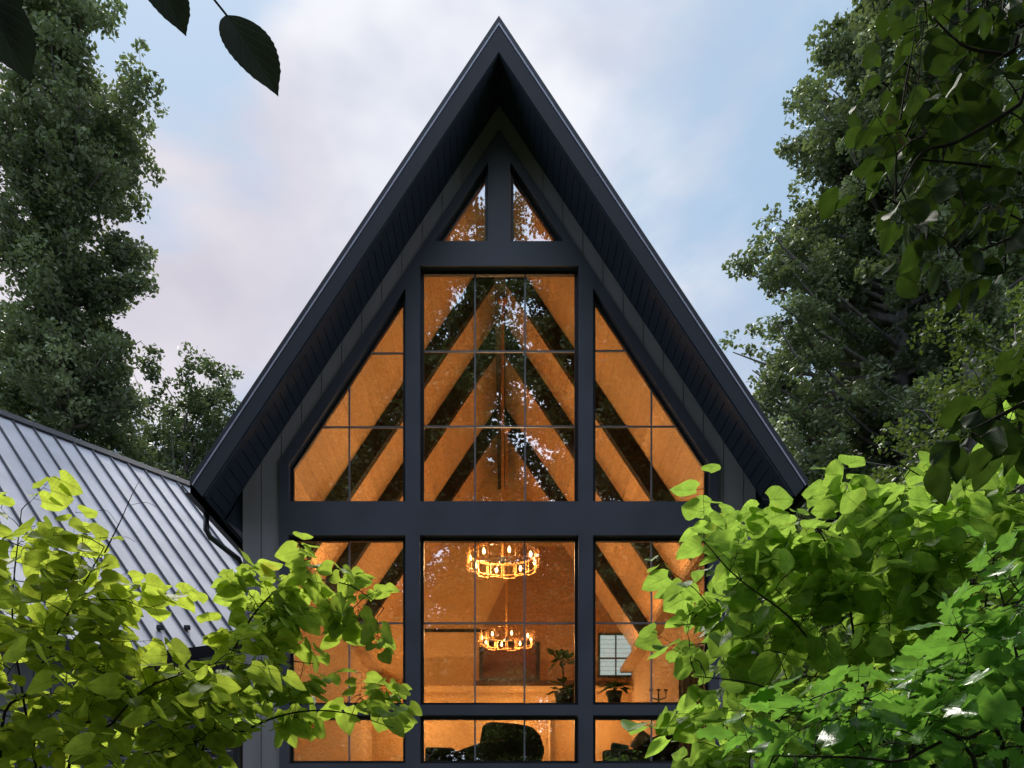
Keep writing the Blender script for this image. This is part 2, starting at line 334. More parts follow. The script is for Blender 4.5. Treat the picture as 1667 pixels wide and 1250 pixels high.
def build_shell():
    # siding boards on the front, either side of the trim
    b = MB(); tr0, trs, trx = fz(215), 1.503, 3.43
    gap = 0.012; sp = 0.3145; x = -0.0 - sp * 13 - 0.12
    def top(x): return SOF - SL * abs(x)
    def low(x): return max(0.0, tr0 - trs * abs(x) - 0.02) if abs(x) < trx - 1e-4 else 0.25
    edges = []
    k = -14
    while k < 15:
        edges.append(((k + 0.16) * sp + gap / 2, (k + 1.16) * sp - gap / 2)); k += 1
    for a, c in edges:
        a = max(a, -HX); c = min(c, HX)
        if c - a < 0.01: continue
        cuts = [a] + [q for q in (-trx, 0.0, trx) if a < q < c] + [c]
        for p, q in zip(cuts, cuts[1:]):
            e = 1e-3; lp = low(p + e) if abs(p + e) < trx else 0.25; lq = low(q - e) if abs(q - e) < trx else 0.25
            if abs((p + q) / 2) >= trx: lp = lq = 0.25
            b.prism([(p, lp), (q, lq), (q, top(q)), (p, top(p))], YW - 0.012, YW + 0.02)
    b.build('siding', M['siding'], house)
    # wall sheathing behind the boards, as pieces round the trim opening, and the side and back walls
    b = MB()
    for s in (-1, 1):
        P = [(0, tr0 - 0.05), (trx, tr0 - 0.05 - trs * trx), (trx, 0.0), (HX, 0.0), (HX, SOF - SL * HX), (0, SOF)]
        P = [(s * a, z) for a, z in P]
        b.prism(P, YW + 0.021, YW + 0.16)
        b.box(*sorted((s * HX, s * (HX - 0.16))), YW + 0.16, YB, 0, SOF - SL * HX)
    b.prism([(-HX, 0), (HX, 0), (HX, SOF - SL * HX), (0, SOF), (-HX, SOF - SL * HX)], YB - 0.2, YB)
    w = b.build('wall', M['siding'], house)
    # trim pieces
    b = MB(); y0, y1 = YW - 0.055, YW + 0.15
    def pc(*p): b.prism(fp(*p), y0, y1)
    C = 812.7
    def both(*p):
        pc(*p); q = [(2 * C - a, z) for a, z in p][::-1]; pc(*q)
    pc((C, 215), (848, 268), (777.4, 268))
    pc((794.5, 268), (830.9, 268), (830.9, 396), (794.5, 396))
    both((777.4, 268), (794.5, 268), (708, 396), (692.3, 396))
    pc((692.3, 396), (933.1, 396), (959.7, 436), (665.7, 436))
    both((665.7, 436), (684, 436), (684, 472), (641.7, 472))
    both((660.5, 472), (684, 472), (684, 818), (660.5, 818))
    both((641.7, 472), (660.5, 472), (471, 760), (471, 818), (456, 818), (456, 751))
    pc((456, 818), (1169.4, 818), (1169.4, 873), (456, 873))
    for t0, t1 in ((873, 1148), (1165, 1243)):
        both((456, t0), (471, t0), (471, t1), (456, t1)); both((660.5, t0), (684, t0), (684, t1), (660.5, t1))
    pc((456, 1148), (1169.4, 1148), (1169.4, 1165), (456, 1165))
    b.prism([(fx(456), 0.0), (fx(1169.4), 0.0), (fx(1169.4), fz(1243)), (fx(456), fz(1243))], y0, y1)
    b.build('trim', M['trim'], house)
build_shell()

def inset(poly, d):
    n = len(poly); A = sum(poly[i][0] * poly[(i + 1) % n][1] - poly[(i + 1) % n][0] * poly[i][1] for i in range(n))
    sg = 1 if A > 0 else -1; lines = []
    for i in range(n):
        (x0, z0), (x1, z1) = poly[i], poly[(i + 1) % n]; l = math.hypot(x1 - x0, z1 - z0)
        nx, nz = -(z1 - z0) / l * sg, (x1 - x0) / l * sg
        lines.append((x0 + nx * d, z0 + nz * d, x1 - x0, z1 - z0))
    res = []
    for i in range(n):
        ax, az, adx, adz = lines[i - 1]; bx, bz, bdx, bdz = lines[i]
        den = adx * bdz - adz * bdx; t = ((bx - ax) * bdz - (bz - az) * bdx) / den
        res.append((ax + adx * t, az + adz * t))
    return res
def span_z(poly, x):       # z range of a convex polygon at x
    zs = []
    for i in range(len(poly)):
        (x0, z0), (x1, z1) = poly[i], poly[(i + 1) % len(poly)]
        if (x0 - x) * (x1 - x) <= 0 and abs(x1 - x0) > 1e-9: zs.append(z0 + (z1 - z0) * (x - x0) / (x1 - x0))
    return (min(zs), max(zs)) if len(zs) > 1 else None
def window(poly_px, vx, hy, label=None):
    P = fp(*poly_px); n = len(P); e = 0.003
    P = inset(P, e); I = inset(P, 0.048)
    b = MB()
    for i in range(n):
        j = (i + 1) % n; b.prism([P[i], P[j], I[j], I[i]], YW + 0.075, YW + 0.148)
    fr = b.build('window', M['black'], house, label=label)
    pane = MB().prism(I, YW + 0.112, YW + 0.120).build('pane', M['glass'], fr)
    g = MB(); tw = 0.013
    T = [(z, x) for x, z in I]
    for x in vx:
        x = fx(x); z0, z1 = span_z(I, x)
        g.prism([(x - tw, z0), (x + tw, z0), (x + tw, z1), (x - tw, z1)], YW + 0.086, YW + 0.111)
    for y in hy:
        z = fz(y); r = span_z(T, z)
        if r: g.prism([(r[0], z - tw), (r[1], z - tw), (r[1], z + tw), (r[0], z + tw)], YW + 0.083, YW + 0.111)
    if len(vx) > 1 and not hy:
        for x in vx:
            x = fx(x); z0, z1 = span_z(I, x)
            MB().prism([(x - tw, z0), (x + tw, z0), (x + tw, z1), (x - tw, z1)], YW + 0.086, YW + 0.111).build('glazing_bar', M['bar'], fr)
    elif vx or hy: g.build('glazing_bars', M['bar'], fr)
    return fr
C2 = 2 * 812.7
def R_(p): return [(C2 - a, b) for a, b in p][::-1]
tri = [(794.5, 268), (794.5, 396), (708, 396)]
window(tri, [], [], 'small triangular window left of the peak post'); window(R_(tri), [], [], 'small triangular window right of the peak post')
window([(684, 436), (941.4, 436), (941.4, 818), (684, 818)], [773, 855], [567, 690], 'tall middle window of nine panes under the peak')
lu = [(660.5, 472), (660.5, 818), (471, 818), (471, 760)]
window(lu, [567], [570, 691], 'upper left window with slanted outer edge'); window(R_(lu), [1062], [566, 690], 'upper right window with slanted outer edge')
for t0, t1, hh in ((873, 1148, [1012]), (1165, 1243, [])):
    window([(684, t0), (941.4, t0), (941.4, t1), (684, t1)], [773, 854], hh)
    window([(471, t0), (660.5, t0), (660.5, t1), (471, t1)], [567], hh)
    window([(964.9, t0), (1154.4, t0), (1154.4, t1), (964.9, t1)], [1062], hh)

def build_roof():
    ex, ez = 4.48, AP - SL * 4.48; lx = 4.33; lz = SOF - SL * lx
    th = 0.115
    b = MB()
    for s in (-1, 1):
        b.prism([(0, AP - th), (s * ex, ez - th), (s * lx, lz), (0, SOF)], YF + 0.02, YB + 0.5)
    fas = b.build('roof', M['soffit'], house)
    b = MB()
    for s in (-1, 1):      # the metal roofing and its front edge
        b.prism([(0, AP), (s * (ex + 0.03), ez - 0.045), (s * (ex + 0.03), ez - th - 0.03), (0, AP - th + 0.015)], YF, YB + 0.53)
        for k in range(1, 38):   # standing seams
            y = YF + 0.12 + k * 0.4
            if y > YB + 0.4: break
            nx, nz = s * 0.832 * 0.03, 0.555 * 0.03
            b.hexa([(0.03 * s, y, AP - 0.045), (0.03 * s, y + 0.02, AP - 0.045), (s * ex, y + 0.02, ez), (s * ex, y, ez),
                    (0.03 * s + nx, y, AP - 0.045 + nz), (0.03 * s + nx, y + 0.02, AP - 0.045 + nz), (s * ex + nx, y + 0.02, ez + nz), (s * ex + nx, y, ez + nz)])
    b.build('roof_metal', M['roofmetal'], fas)
    b = MB()
    for s in (-1, 1):      # thin flashing lip, the light it catches put into a paler grey
        b.prism([(0, AP - th + 0.014), (s * ex, ez - th - 0.0), (s * (ex - 0.006), ez - th - 0.030), (0, AP - th - 0.022)], YF - 0.006, YF + 0.018)
    b.build('flashing', M['lip'], fas)
    b = MB()
    for s in (-1, 1):      # rake fascia board, proud of the soffit
        b.prism([(0, AP - th - 0.015), (s * (ex - 0.01), ez - th - 0.02), (s * (lx - 0.0), lz - 0.012), (0, SOF - 0.015)], YF + 0.004, YF + 0.019)
    b.build('fascia', M['fascia'], fas)
    b = MB(); step = 0.168; ln = lx * math.sqrt(1 + SL * SL); n = int(ln / step)   # soffit boards running front to back
    ux, uz = 1 / math.sqrt(1 + SL * SL), -SL / math.sqrt(1 + SL * SL)
    for s in (-1, 1):
        for k in range(n):
            a, c = k * step + 0.006, (k + 1) * step - 0.006
            if k == 0: a = 0.03
            t = 0.014; nx, nz = -0.832 * t, -0.555 * t
            q = [(s * (a * ux), SOF + a * uz), (s * (c * ux), SOF + c * uz), (s * (c * ux + nx), SOF + c * uz + nz), (s * (a * ux + nx), SOF + a * uz + nz)]
            b.prism(q, YF + 0.17, YW - 0.014)
        q = [(s * x, z) for x, z in ((0.0, SOF), (lx - 0.01, SOF - SL * (lx - 0.01)), (lx - 0.04, SOF - SL * (lx - 0.01) - 0.02), (0.0, SOF - 0.036))]
        b.prism(q, YF + 0.02, YF + 0.15)
    b.build('soffit_boards', M['soffit'], fas)
    for s in (-1, 1):      # gutters along both eaves
        g = MB(); x0, z0 = s * (ex + 0.02), ez - 0.13
        prof = [(0, 0.0), (0, -0.12), (0.09, -0.12), (0.14, -0.03), (0.14, 0.01), (0.125, 0.01), (0.125, -0.025), (0.085, -0.105), (0.012, -0.105), (0.012, 0.0)]
        g.prism([(x0 + s * a, z0 + z) for a, z in prof], YF + 0.02, YB + 0.5)
        g.build('gutter', M['black'], house)
        e = MB()           # closed eave box between the rafters' ends and the wall
        e.prism([(s * (lx - 0.02), lz - 0.02), (s * (lx + 0.14), lz + 0.20), (s * (lx + 0.14), lz - 0.02 + 0.14), (s * (HX + 0.004), lz - 0.20), (s * (HX + 0.004), SOF - SL * HX - 0.03)], YW + 0.05, YB)
        e.build('eave_box', M['soffit'], house)
        d = MB(); X = s * (ex + 0.08)
        d.tube([(X, 13.92, ez - 0.22), (X, 13.92, ez - 0.48), (X - s * 0.05, 13.96, ez - 0.58), (s * (HX + 0.12), 14.16, ez - 0.86), (s * (HX + 0.07), 14.18, ez - 0.98), (s * (HX + 0.07), 14.18, 0.1)], 0.045, 10)
        d.build('downspout', M['black'], house, smooth=True)
build_roof()

# interior of the house
CE = 13.0; BB = 12.4; FL = 2.35; IX = 3.83
def interior():
    b = MB()
    for s in (-1, 1):
        P = [(0, CE + 0.1), (s * IX, CE + 0.1 - SL * IX), (s * IX, CE - SL * IX), (0, CE)]
        b.prism(P, YW + 0.165, 26.3)
    b.build('interior_ceiling', M['ceiling'], house)
    b = MB()
    for s in (-1, 1):
        b = MB(); b.box(*sorted((s * IX, s * (IX - 0.05))), YW + 0.17, 26.3, FL, CE - SL * IX + 0.05)
        b.build('interior_wall', M['plaster'], house)
    b = MB(); X = IX - 0.05
    b.prism([(-X, FL), (X, FL), (X, CE - SL * X), (0, CE), (-X, CE - SL * X)], 26.1, 26.3)
    b.build('interior_back_wall', M['ochre'], house)
    for s in (-1, 1):
        b = MB(); b.box(*sorted((s * 3.778, s * 3.46)), YW + 0.17, 26.09, 6.58, 6.62); b.box(*sorted((s * 3.46, s * 3.48)), YW + 0.17, 26.09, 6.621, 6.72)
        b.build('cove_ledge', M['plaster'], house)
    MB().box(-3.78, 3.78, YW + 0.17, 26.1, FL - 0.2, FL).build('interior_floor', M['floor'], house)
    b = MB(); b.box(-3.76, 3.76, 25.55, 26.09, 6.0, 6.12); b.build('loft_ledge', M['ochre'], house)
    b = MB(); b.box(-0.75, 3.2, 26.02, 26.095, 6.15, 6.36); b.build('ledge_moulding', M['redwood'], house)
    b = MB(); b.box(-2.4, -0.4, 26.03, 26.095, 7.78, 7.86); b.build('picture_rail', M['beam'], house)
    for Y in (16.8, 19.3, 23.0):
        for s in (-1, 1):
            t = MB(); X = IX - 0.06
            t.prism([(s * 0.10, CE - SL * 0.10 - 0.004), (s * X, CE - SL * X - 0.004), (s * X, BB - SL * X), (s * 0.10, BB - SL * 0.10)], Y, Y + 0.2)
            t.build('ceiling_beam', M['beam'], house)
    MB().box(-0.098, 0.098, YW + 0.17, 26.09, 11.95, 12.84).build('ridge_beam', M['beam'], house)
    # windows in the back wall: a dark one and one behind white blinds
    x0, _, z1 = at(783, 1045, 26.0); x1, _, z0 = at(876, 1108, 26.0)
    f = MB(); f.box(x0 - .05, x0 + .05, 25.98, 26.09, z0, z1); f.box(x1 - .05, x1 + .05, 25.98, 26.09, z0, z1); f.box(x0 + .05, x1 - .05, 25.98, 26.09, z1 - .08, z1); f.box(x0 + .05, x1 - .05, 25.98, 26.09, z0, z0 + .06)
    fo = f.build('back_window', M['black'], house, label='dark window in the back wall')
    MB().box(x0 + .05, x1 - .05, 26.015, 26.03, z0 + .06, z1 - .08).build('pane', M['redwood'], fo)
    x0, _, z1 = at(977, 1034, 26.0); x1, _, z0 = at(1028, 1099, 26.0); xm = (x0 + x1) / 2; zm = z0 + (z1 - z0) * .42
    f = MB(); f.box(x0 - .06, x0, 25.98, 26.09, z0 - .06, z1 + .06); f.box(x1, x1 + .06, 25.98, 26.09, z0 - .06, z1 + .06); f.box(x0, x1, 25.98, 26.09, z1, z1 + .06); f.box(x0, x1, 25.98, 26.09, z0 - .06, z0)
    f.box(xm - .02, xm + .02, 25.98, 26.03, z0, z1); f.box(x0, xm - .02, 25.98, 26.03, zm - .02, zm + .02); f.box(xm + .02, x1, 25.98, 26.03, zm - .02, zm + .02)
    fo = f.build('back_window', M['black'], house, label='back window with daylit white blinds')
    g = MB(); n = 9
    for k in range(n):
        za = z0 + (z1 - z0) * k / n; g.box(x0, x1, 26.03, 26.04, za + .012, z0 + (z1 - z0) * (k + 1) / n)
    g.build('blinds', M['blind'], fo)
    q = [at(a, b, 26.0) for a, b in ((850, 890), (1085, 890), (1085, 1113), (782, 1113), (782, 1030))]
    MB().prism([(min(a[0], 3.7), a[2]) for a in q], 26.045, 26.097).build('shade_panel', M['wall_shade'], house)  # unlit back wall and beam shadow put into a brown panel's colour and outline
    # partition with doorway, right side room darker
    b = MB(); b.box(1.35, 1.5, 24.6, 26.02, FL, 5.55); b.build('partition', M['plaster'], house)
interior()

def lamp(name, loc, e, r=0.03, col=(1, 0.62, 0.275)):
    l = bpy.data.lights.new(name, 'POINT'); l.energy = e; l.shadow_soft_size = r; l.color = col
    o = bpy.data.objects.new(name, l); COL.objects.link(o); o.location = loc; return o

def chandelier(x, y, z, rtop, dia, label, energy):
    t = empty('chandelier', (x, y, z), label, 'chandelier', 'ring chandeliers in the hall')
    rad = dia / 2; h = 0.15
    rod = MB(); rod.tube([(x, y, z - 0.02), (x, y, rtop - 0.1)], 0.026, 8); rod.lathe([(0.0, 0.12), (0.09, 0.12), (0.09, 0.06), (0.03, -0.03), (0, -0.03)], x, y, rtop - 0.1, 16)
    rod.build('rod', M['brass'], t)
    hub = MB(); hub.lathe([(0, 0.06), (0.06, 0.05), (0.07, 0), (0.05, -0.05), (0, -0.06)], x, y, z, 16)
    for k in range(4):
        a = k * math.pi / 2 + 0.4; hub.tube([(x, y, z), (x + math.cos(a) * rad * 0.97, y + math.sin(a) * rad * 0.97, z - 0.1)], 0.007, 6)
    hub.build('hub', M['black'], t)
    for k in range(16):
        a = 2 * math.pi * (k + 0.5) / 16; rr = rad * (1.0 if k % 2 else 0.955); w = rad * 0.165
        ux, uy = -math.sin(a), math.cos(a); c = Vector((x + math.cos(a) * rr, y + math.sin(a) * rr, z))
        e = Vector((ux, uy, 0)) * w; hz = Vector((0, 0, h * (1.0 if k % 2 else 0.86)))
        p = [c - e - hz, c + e - hz, c + e + hz, c - e + hz]
        f = MB()
        for i in range(4): f.tube([p[i], p[(i + 1) % 4]], 0.0085, 5)
        q = e * 0.72
        for dz in (hz,):
            if k % 2: f.tube([c - q - dz, c - q + dz], 0.005, 5)
        f.build('frame', M['brass'], t)
    ring = MB()
    for zz in (-0.1, 0.1):
        pts = [(x + math.cos(a) * rad * 0.94, y + math.sin(a) * rad * 0.94, z + zz) for a in np.linspace(0, 2 * math.pi, 41)]
        ring.tube(pts, 0.008, 5, cap=False)
    ring.build('ring', M['brass'], t)
    for k in range(8):
        a = 2 * math.pi * (k + 0.25) / 8; bx, by = x + math.cos(a) * rad * 0.92, y + math.sin(a) * rad * 0.92
        MB().lathe([(0, -0.06), (0.018, -0.05), (0.030, -0.01), (0.022, 0.03), (0.008, 0.06), (0, 0.065)], bx, by, z, 10).build('bulb', M['bulb'], t, smooth=True)
    for k in range(3):
        a = 2 * math.pi * k / 3
        l = lamp('bulb_light', (math.cos(a) * 0.62 * rad, math.sin(a) * 0.62 * rad, 0.0), energy / 3); l.parent = t
    return t
chandelier(0.05, 17.0, 7.0, 11.95, 1.36, 'larger nearer brass ring chandelier just below the thick crossbeam', 470)
chandelier(0.14, 22.3, 6.72, 11.95, 1.36, 'smaller farther brass ring chandelier seen below the first one', 330)
# lamps hidden on top of the side walls and under the loft ledge
for s in (-1, 1):
    for yy in (14.7, 18.2, 21.5, 24.6):
        lamp('cove_light', (s * 3.62, yy, 6.80), 60 if yy < 15 else (75 if s < 0 else 36), 0.03)
lamp('downlight', (-2.2, 24.9, 5.0), 150); lamp('downlight', (0.4, 24.9, 5.0), 150); lamp('downlight', (2.6, 24.9, 5.0), 150)
def fill_lamp(x, y, label):  # made-up lamp, added to give the room more warm light
    t = empty('fill_lamp', (x, y, FL), label, 'lamp', 'added fill lamps behind the window posts')
    MB().lathe([(0, 0), (0.15, 0), (0.15, 0.02), (0.03, 0.04), (0, 0.04)], x, y, FL, 20).build('base', M['black'], t)
    MB().tube([(x, y, FL + 0.03), (x, y, FL + 1.5)], 0.012, 8).build('pole', M['brass'], t)
    MB().lathe([(0.20, 1.38), (0.15, 1.66), (0.148, 1.66), (0.198, 1.38)], x, y, FL, 24).build('added_lamp_shade', M['shade'], t, smooth=True)
    l = lamp('fill_lamp_light', (0, 0, 1.53), 90, 0.05); l.parent = t
fill_lamp(-1.75, 18.0, 'tall added fill lamp hidden behind the left window post'); fill_lamp(1.71, 18.0, 'tall added fill lamp hidden behind the right window post')

# ------------------------------------------------------------------ furniture behind the windows
def sofa():
    t = empty('sofa', (-1.0, 15.3, FL), 'long dark sofa with low back behind the bottom middle window', 'sofa')
    MB().box(-1.25, 0.1, 15.1, 15.95, FL + 0.08, FL + 0.42).build('seat', M['fabric'], t, bevel=0.05)
    b = MB(); b.prism([(-1.25, FL + 0.42), (0.1, FL + 0.42), (0.1, FL + 1.0), (-0.25, FL + 0.98), (-0.6, FL + 0.86), (-0.72, FL + 0.80), (-0.78, FL + 0.87), (-1.25, FL + 0.88)], 15.0, 15.22); b.build('backrest', M['fabric'], t, bevel=0.04)
    for k, xx in enumerate((-1.2, 0.05)): MB().box(xx - 0.03, xx + 0.03, 15.15, 15.9, FL, FL + 0.08).build('foot', M['black'], t)
sofa()
def wing_chair():
    t = empty('armchair', (0.2, 15.5, FL), 'high backed dark wing armchair in the bottom middle window', 'armchair')
    b = MB(); pts = [(-0.42, 0.4), (0.52, 0.4), (0.66, 0.86), (0.58, 1.12), (0.45, 1.27), (0.15, 1.33), (-0.30, 1.36), (-0.42, 1.28), (-0.46, 1.0)]
    b.prism([(0.12 + a, FL + z) for a, z in pts], 15.35, 15.6); b.build('backrest', M['fabric'], t, bevel=0.06, seg=3)
    MB().box(-0.4, 0.68, 15.62, 16.35, FL + 0.12, FL + 0.5).build('seat', M['fabric'], t, bevel=0.06)
    for xx in (-0.4, 0.60): MB().box(xx, xx + 0.14, 15.62, 16.3, FL + 0.5, FL + 0.72).build('armrest', M['fabric'], t, bevel=0.04)
    for xx in (-0.34, 0.58):
        for yy in (15.4, 16.25): MB().box(xx, xx + 0.05, yy, yy + 0.05, FL, FL + 0.12).build('leg', M['black'], t)
wing_chair()
def side_sofa():
    t = empty('sofa', (2.4, 15.2, FL), 'dark sofa with grey and teal cushions behind the bottom right window', 'sofa')
    MB().box(1.75, 3.4, 15.3, 16.1, FL + 0.08, FL + 0.45).build('seat', M['fabric'], t, bevel=0.05)
    b = MB(); b.prism([(1.75, FL + .45), (3.4, FL + .45), (3.4, FL + 1.1), (2.75, FL + 1.12), (2.45, FL + 1.0), (2.3, FL + .86), (1.75, FL + .84)], 15.1, 15.3); b.build('backrest', M['fabric'], t, bevel=0.04)
    c = bpy.data.objects.new('cushion', None)
    def cush(name, cx, cz, s, mat, label, rot):
        m = MB(); pts = []
        for k in range(4):
            a = rot + k * math.pi / 2; pts.append((cx + s * math.cos(a), cz + s * math.sin(a)))
        m.prism(pts, 15.32, 15.42); o = m.build(name, mat, None, bevel=0.04, seg=3); tag(o, label, 'cushion', 'cushions on the sofa')
    bpy.data.objects.remove(c)
    cush('cushion', 2.47, FL + 0.98, 0.25, M['cushion'], 'pale pointed cushion standing on the sofa at right', math.pi / 2 + .15)
    cush('cushion', 2.05, FL + 0.82, 0.22, M['teal'], 'teal cushion lying on the sofa at right', 0.6)
side_sofa()
def candle_holder():
    x, y, z = at(1072, 1146, 17.0); t = empty('candelabra', (x, y, z), 'small black branched candle holder in the lower right window', 'candle holder')
    b = MB(); b.lathe([(0, 0), (0.09, 0), (0.02, 0.03), (0.015, 0.2), (0, 0.2)], x, y, z, 12)
    for dx in (-0.14, 0, 0.14):
        b.tube([(x, y, z + 0.08), (x + dx, y, z + 0.12), (x + dx, y, z + 0.26)], 0.012, 6); b.lathe([(0, 0), (0.035, 0.0), (0.04, 0.03), (0, 0.03)], x + dx, y, z + 0.25, 8)
    b.build('holder', M['black'], t)
    s = MB(); s.box(x - 1.45, x + 0.75, y - 0.25, y + 0.25, z - 0.08, z - 0.003); s.box(x - 1.4, x - 1.3, y - .2, y + .2, FL, z - .08); s.box(x + .6, x + .7, y - .2, y + .2, FL, z - .08)
    tag(s.build('console_table', M['redwood']), 'tall dark shelf under the candle holder and plants', 'table')
candle_holder()
def curtain():
    x0, _, z1 = at(1105, 1050, 15.0); x1 = 3.7
    b = MB(); n = 30; v = []; 
    for i in range(n + 1):
        x = x0 + (x1 - x0) * i / n; yy = 15.0 + 0.05 * math.sin(i * 1.6)
        v += [(x, yy, FL + 0.02), (x, yy, z1), (x, yy + 0.006, FL + 0.02), (x, yy + 0.006, z1)]
    f = [(4 * i, 4 * i + 4, 4 * i + 5, 4 * i + 1) for i in range(n)] + [(4 * i + 2, 4 * i + 3, 4 * i + 7, 4 * i + 6) for i in range(n)]
    b.add(v, f); o = b.build('curtain', M['curtain'], None, smooth=True); tag(o, 'pale pleated curtain at the right edge of the lower right window', 'curtain')
curtain()

# ------------------------------------------------------------------ left wing
wr = Vector((0.58, 0.814, 0)); ws = Vector((0.814, -0.58, -1.047)); P0 = Vector((-9.13, 22, 11.0))
def wp(a, t, up=0.0):
    n = Vector((0.852, -0.607, 0.999)).normalized()
    return P0 + wr * a + ws * t + n * up
wing = empty('side_wing', (-9.13, 22, 0), 'lower grey wing with pale standing seam metal roof left of the tall gable', 'house')
def build_wing():
    RUN = 5.74
    poly = [(-9, 0), (7.6, 0), (3.3, 3.84), (-3.3, RUN), (-9, RUN)]
    b = MB(); n = len(poly)
    b.add([wp(a, t, 0.0) for a, t in poly] + [wp(a, t, -0.12) for a, t in poly], [tuple(range(n)), tuple(range(2 * n - 1, n - 1, -1))] + [(i, i + n, (i + 1) % n + n, (i + 1) % n) for i in range(n)])
    back = Vector((-0.814, 0.58, -1.047))
    q = [P0 + wr * a + back * t for a, t in ((-9, 0.01), (7.6, 0.01), (7.6, 5), (-9, 5))]
    b.add(q + [p - Vector((0, 0, 0.15)) for p in q], [(0, 1, 2, 3), (7, 6, 5, 4), (0, 4, 5, 1), (1, 5, 6, 2), (2, 6, 7, 3), (3, 7, 4, 0)])
    roof = b.build('roof', M['wingroof'], wing)
    def tmax(a):
        if a <= -3.3: return RUN
        if a <= 3.3: return RUN + (3.84 - RUN) * (a + 3.3) / 6.6
        return 3.84 * (7.6 - a) / 4.3
    sm = MB(); a = -8.8
    w = 0.021
    while a < 7.3:
        t1 = tmax(a) - 0.01
        sm.hexa([wp(a - w, 0.03, .001), wp(a + w, 0.03, .001), wp(a + w, t1, .001), wp(a - w, t1, .001), wp(a - w * .5, 0.03, .05), wp(a + w * .5, 0.03, .05), wp(a + w * .5, t1, .05), wp(a - w * .5, t1, .05)])
        a += 0.455
    sm.build('seams', M['wingseam'], roof)
    rc = MB(); rc.hexa([wp(-9, 0.14, 0.03), wp(7.5, 0.14, 0.03), wp(7.5, -0.02, 0.03), wp(-9, -0.02, 0.03), wp(-9, 0.14, 0.06), wp(7.5, 0.14, 0.06), wp(7.5, -0.02, 0.075), wp(-9, -0.02, 0.075)])
    rc.build('ridge_cap', M['roofmetal'], roof)
    fl = MB()
    def edge(a0, t0, a1, t1, nm, z):
        p, q = wp(a0, t0), wp(a1, t1); o = Vector((0, 0, -z)); d = Vector((0.06, -0.10, 0))
        fl.hexa([p + o, q + o, q + o + d, p + o + d, p + Vector((0, 0, .0)), q, q + d, p + d])
    edge(-9, RUN, -3.3, RUN, 'e', 0.2); edge(-3.3, RUN, 3.2, 3.86, 'e', 0.22)
    fl.build('eave_gutter', M['roofmetal'], wing)
    for a_, t_ in ((-3.6, 5.25), (-2.6, 5.1), (-1.9, 4.95), (-4.6, 5.35)):
        g = MB(); p = wp(a_ + 0.03, t_, 0.055); g.box(p.x - 0.05, p.x + 0.05, p.y - 0.05, p.y + 0.05, p.z - 0.04, p.z + 0.04); g.build('snow_guard', M['roofmetal'], roof)
    # walls: vertical boards in line with the ridge, then a return wall to the house
    b = MB(); pdir = Vector((0.814, -0.58, 0)); zt = wp(0, RUN).z - 0.02
    def board(p, q, z0, z1, th=0.02):
        d = (q - p).normalized(); nrm = Vector((d.y, -d.x, 0)) * th
        b.hexa([Vector((p.x, p.y, z0)), Vector((q.x, q.y, z0)), Vector((q.x, q.y, z0)) + nrm, Vector((p.x, p.y, z0)) + nrm, Vector((p.x, p.y, z1)), Vector((q.x, q.y, z1)), Vector((q.x, q.y, z1)) + nrm, Vector((p.x, p.y, z1)) + nrm])
    def wall(p, q, z0, z1, gaps=()):
        L_ = (q - p).length; d = (q - p) / L_; n = int(L_ / 0.28)
        for i in range(n):
            s0, s1 = i * L_ / n + 0.006, (i + 1) * L_ / n - 0.006; mid = (s0 + s1) / 2; z = z0
            for g0, g1, gz in gaps:
                if g0 < mid < g1: z = gz
            board(p + d * s0, p + d * s1, z, z1)
        nrm = Vector((d.y, -d.x, 0)) * -0.1
    base = P0.copy(); base.z = 0
    A = base + wr * -9 + pdir * 5.2; B = base + wr * -3.55 + pdir * 5.2; Cc = Vector((-4.06, 20.9, 0))
    wall(A, B, 0.0, zt + 0.45, ((0.6, 2.6, 4.55),)); wall(B, Cc, 0.0, zt + 0.3)
    b.build('wall', M['wingwall'], wing)
    # lit room behind the glazed door, seen through the railing
    d = (B - A).normalized(); nr = Vector((d.y, -d.x, 0)); p = A + d * 0.6; q = A + d * 2.6
    g = MB(); g.hexa([Vector((p.x, p.y, 2.7)) - nr * .06, Vector((q.x, q.y, 2.7)) - nr * .06, Vector((q.x, q.y, 2.7)) - nr * .04, Vector((p.x, p.y, 2.7)) - nr * .04, Vector((p.x, p.y, 4.5)) - nr * .06, Vector((q.x, q.y, 4.5)) - nr * .06, Vector((q.x, q.y, 4.5)) - nr * .04, Vector((p.x, p.y, 4.5)) - nr * .04])
    g.build('lit_window', M['litroom'], wing, label='warm lit window under the wing eave')
    b2 = MB()
    for P_, Q_ in ((A, B), (B, Cc)):
        dd = (Q_ - P_).normalized(); nn = Vector((dd.y, -dd.x, 0)) * -0.12; o2 = Vector((dd.y, -dd.x, 0)) * -0.07
        b2.hexa([P_ + o2, Q_ + o2, Q_ + nn + o2, P_ + nn + o2] + [x + Vector((0, 0, zt + 0.2)) for x in (P_ + o2, Q_ + o2, Q_ + nn + o2, P_ + nn + o2)])
    b2.build('sheathing', M['black'], wing)
build_wing()

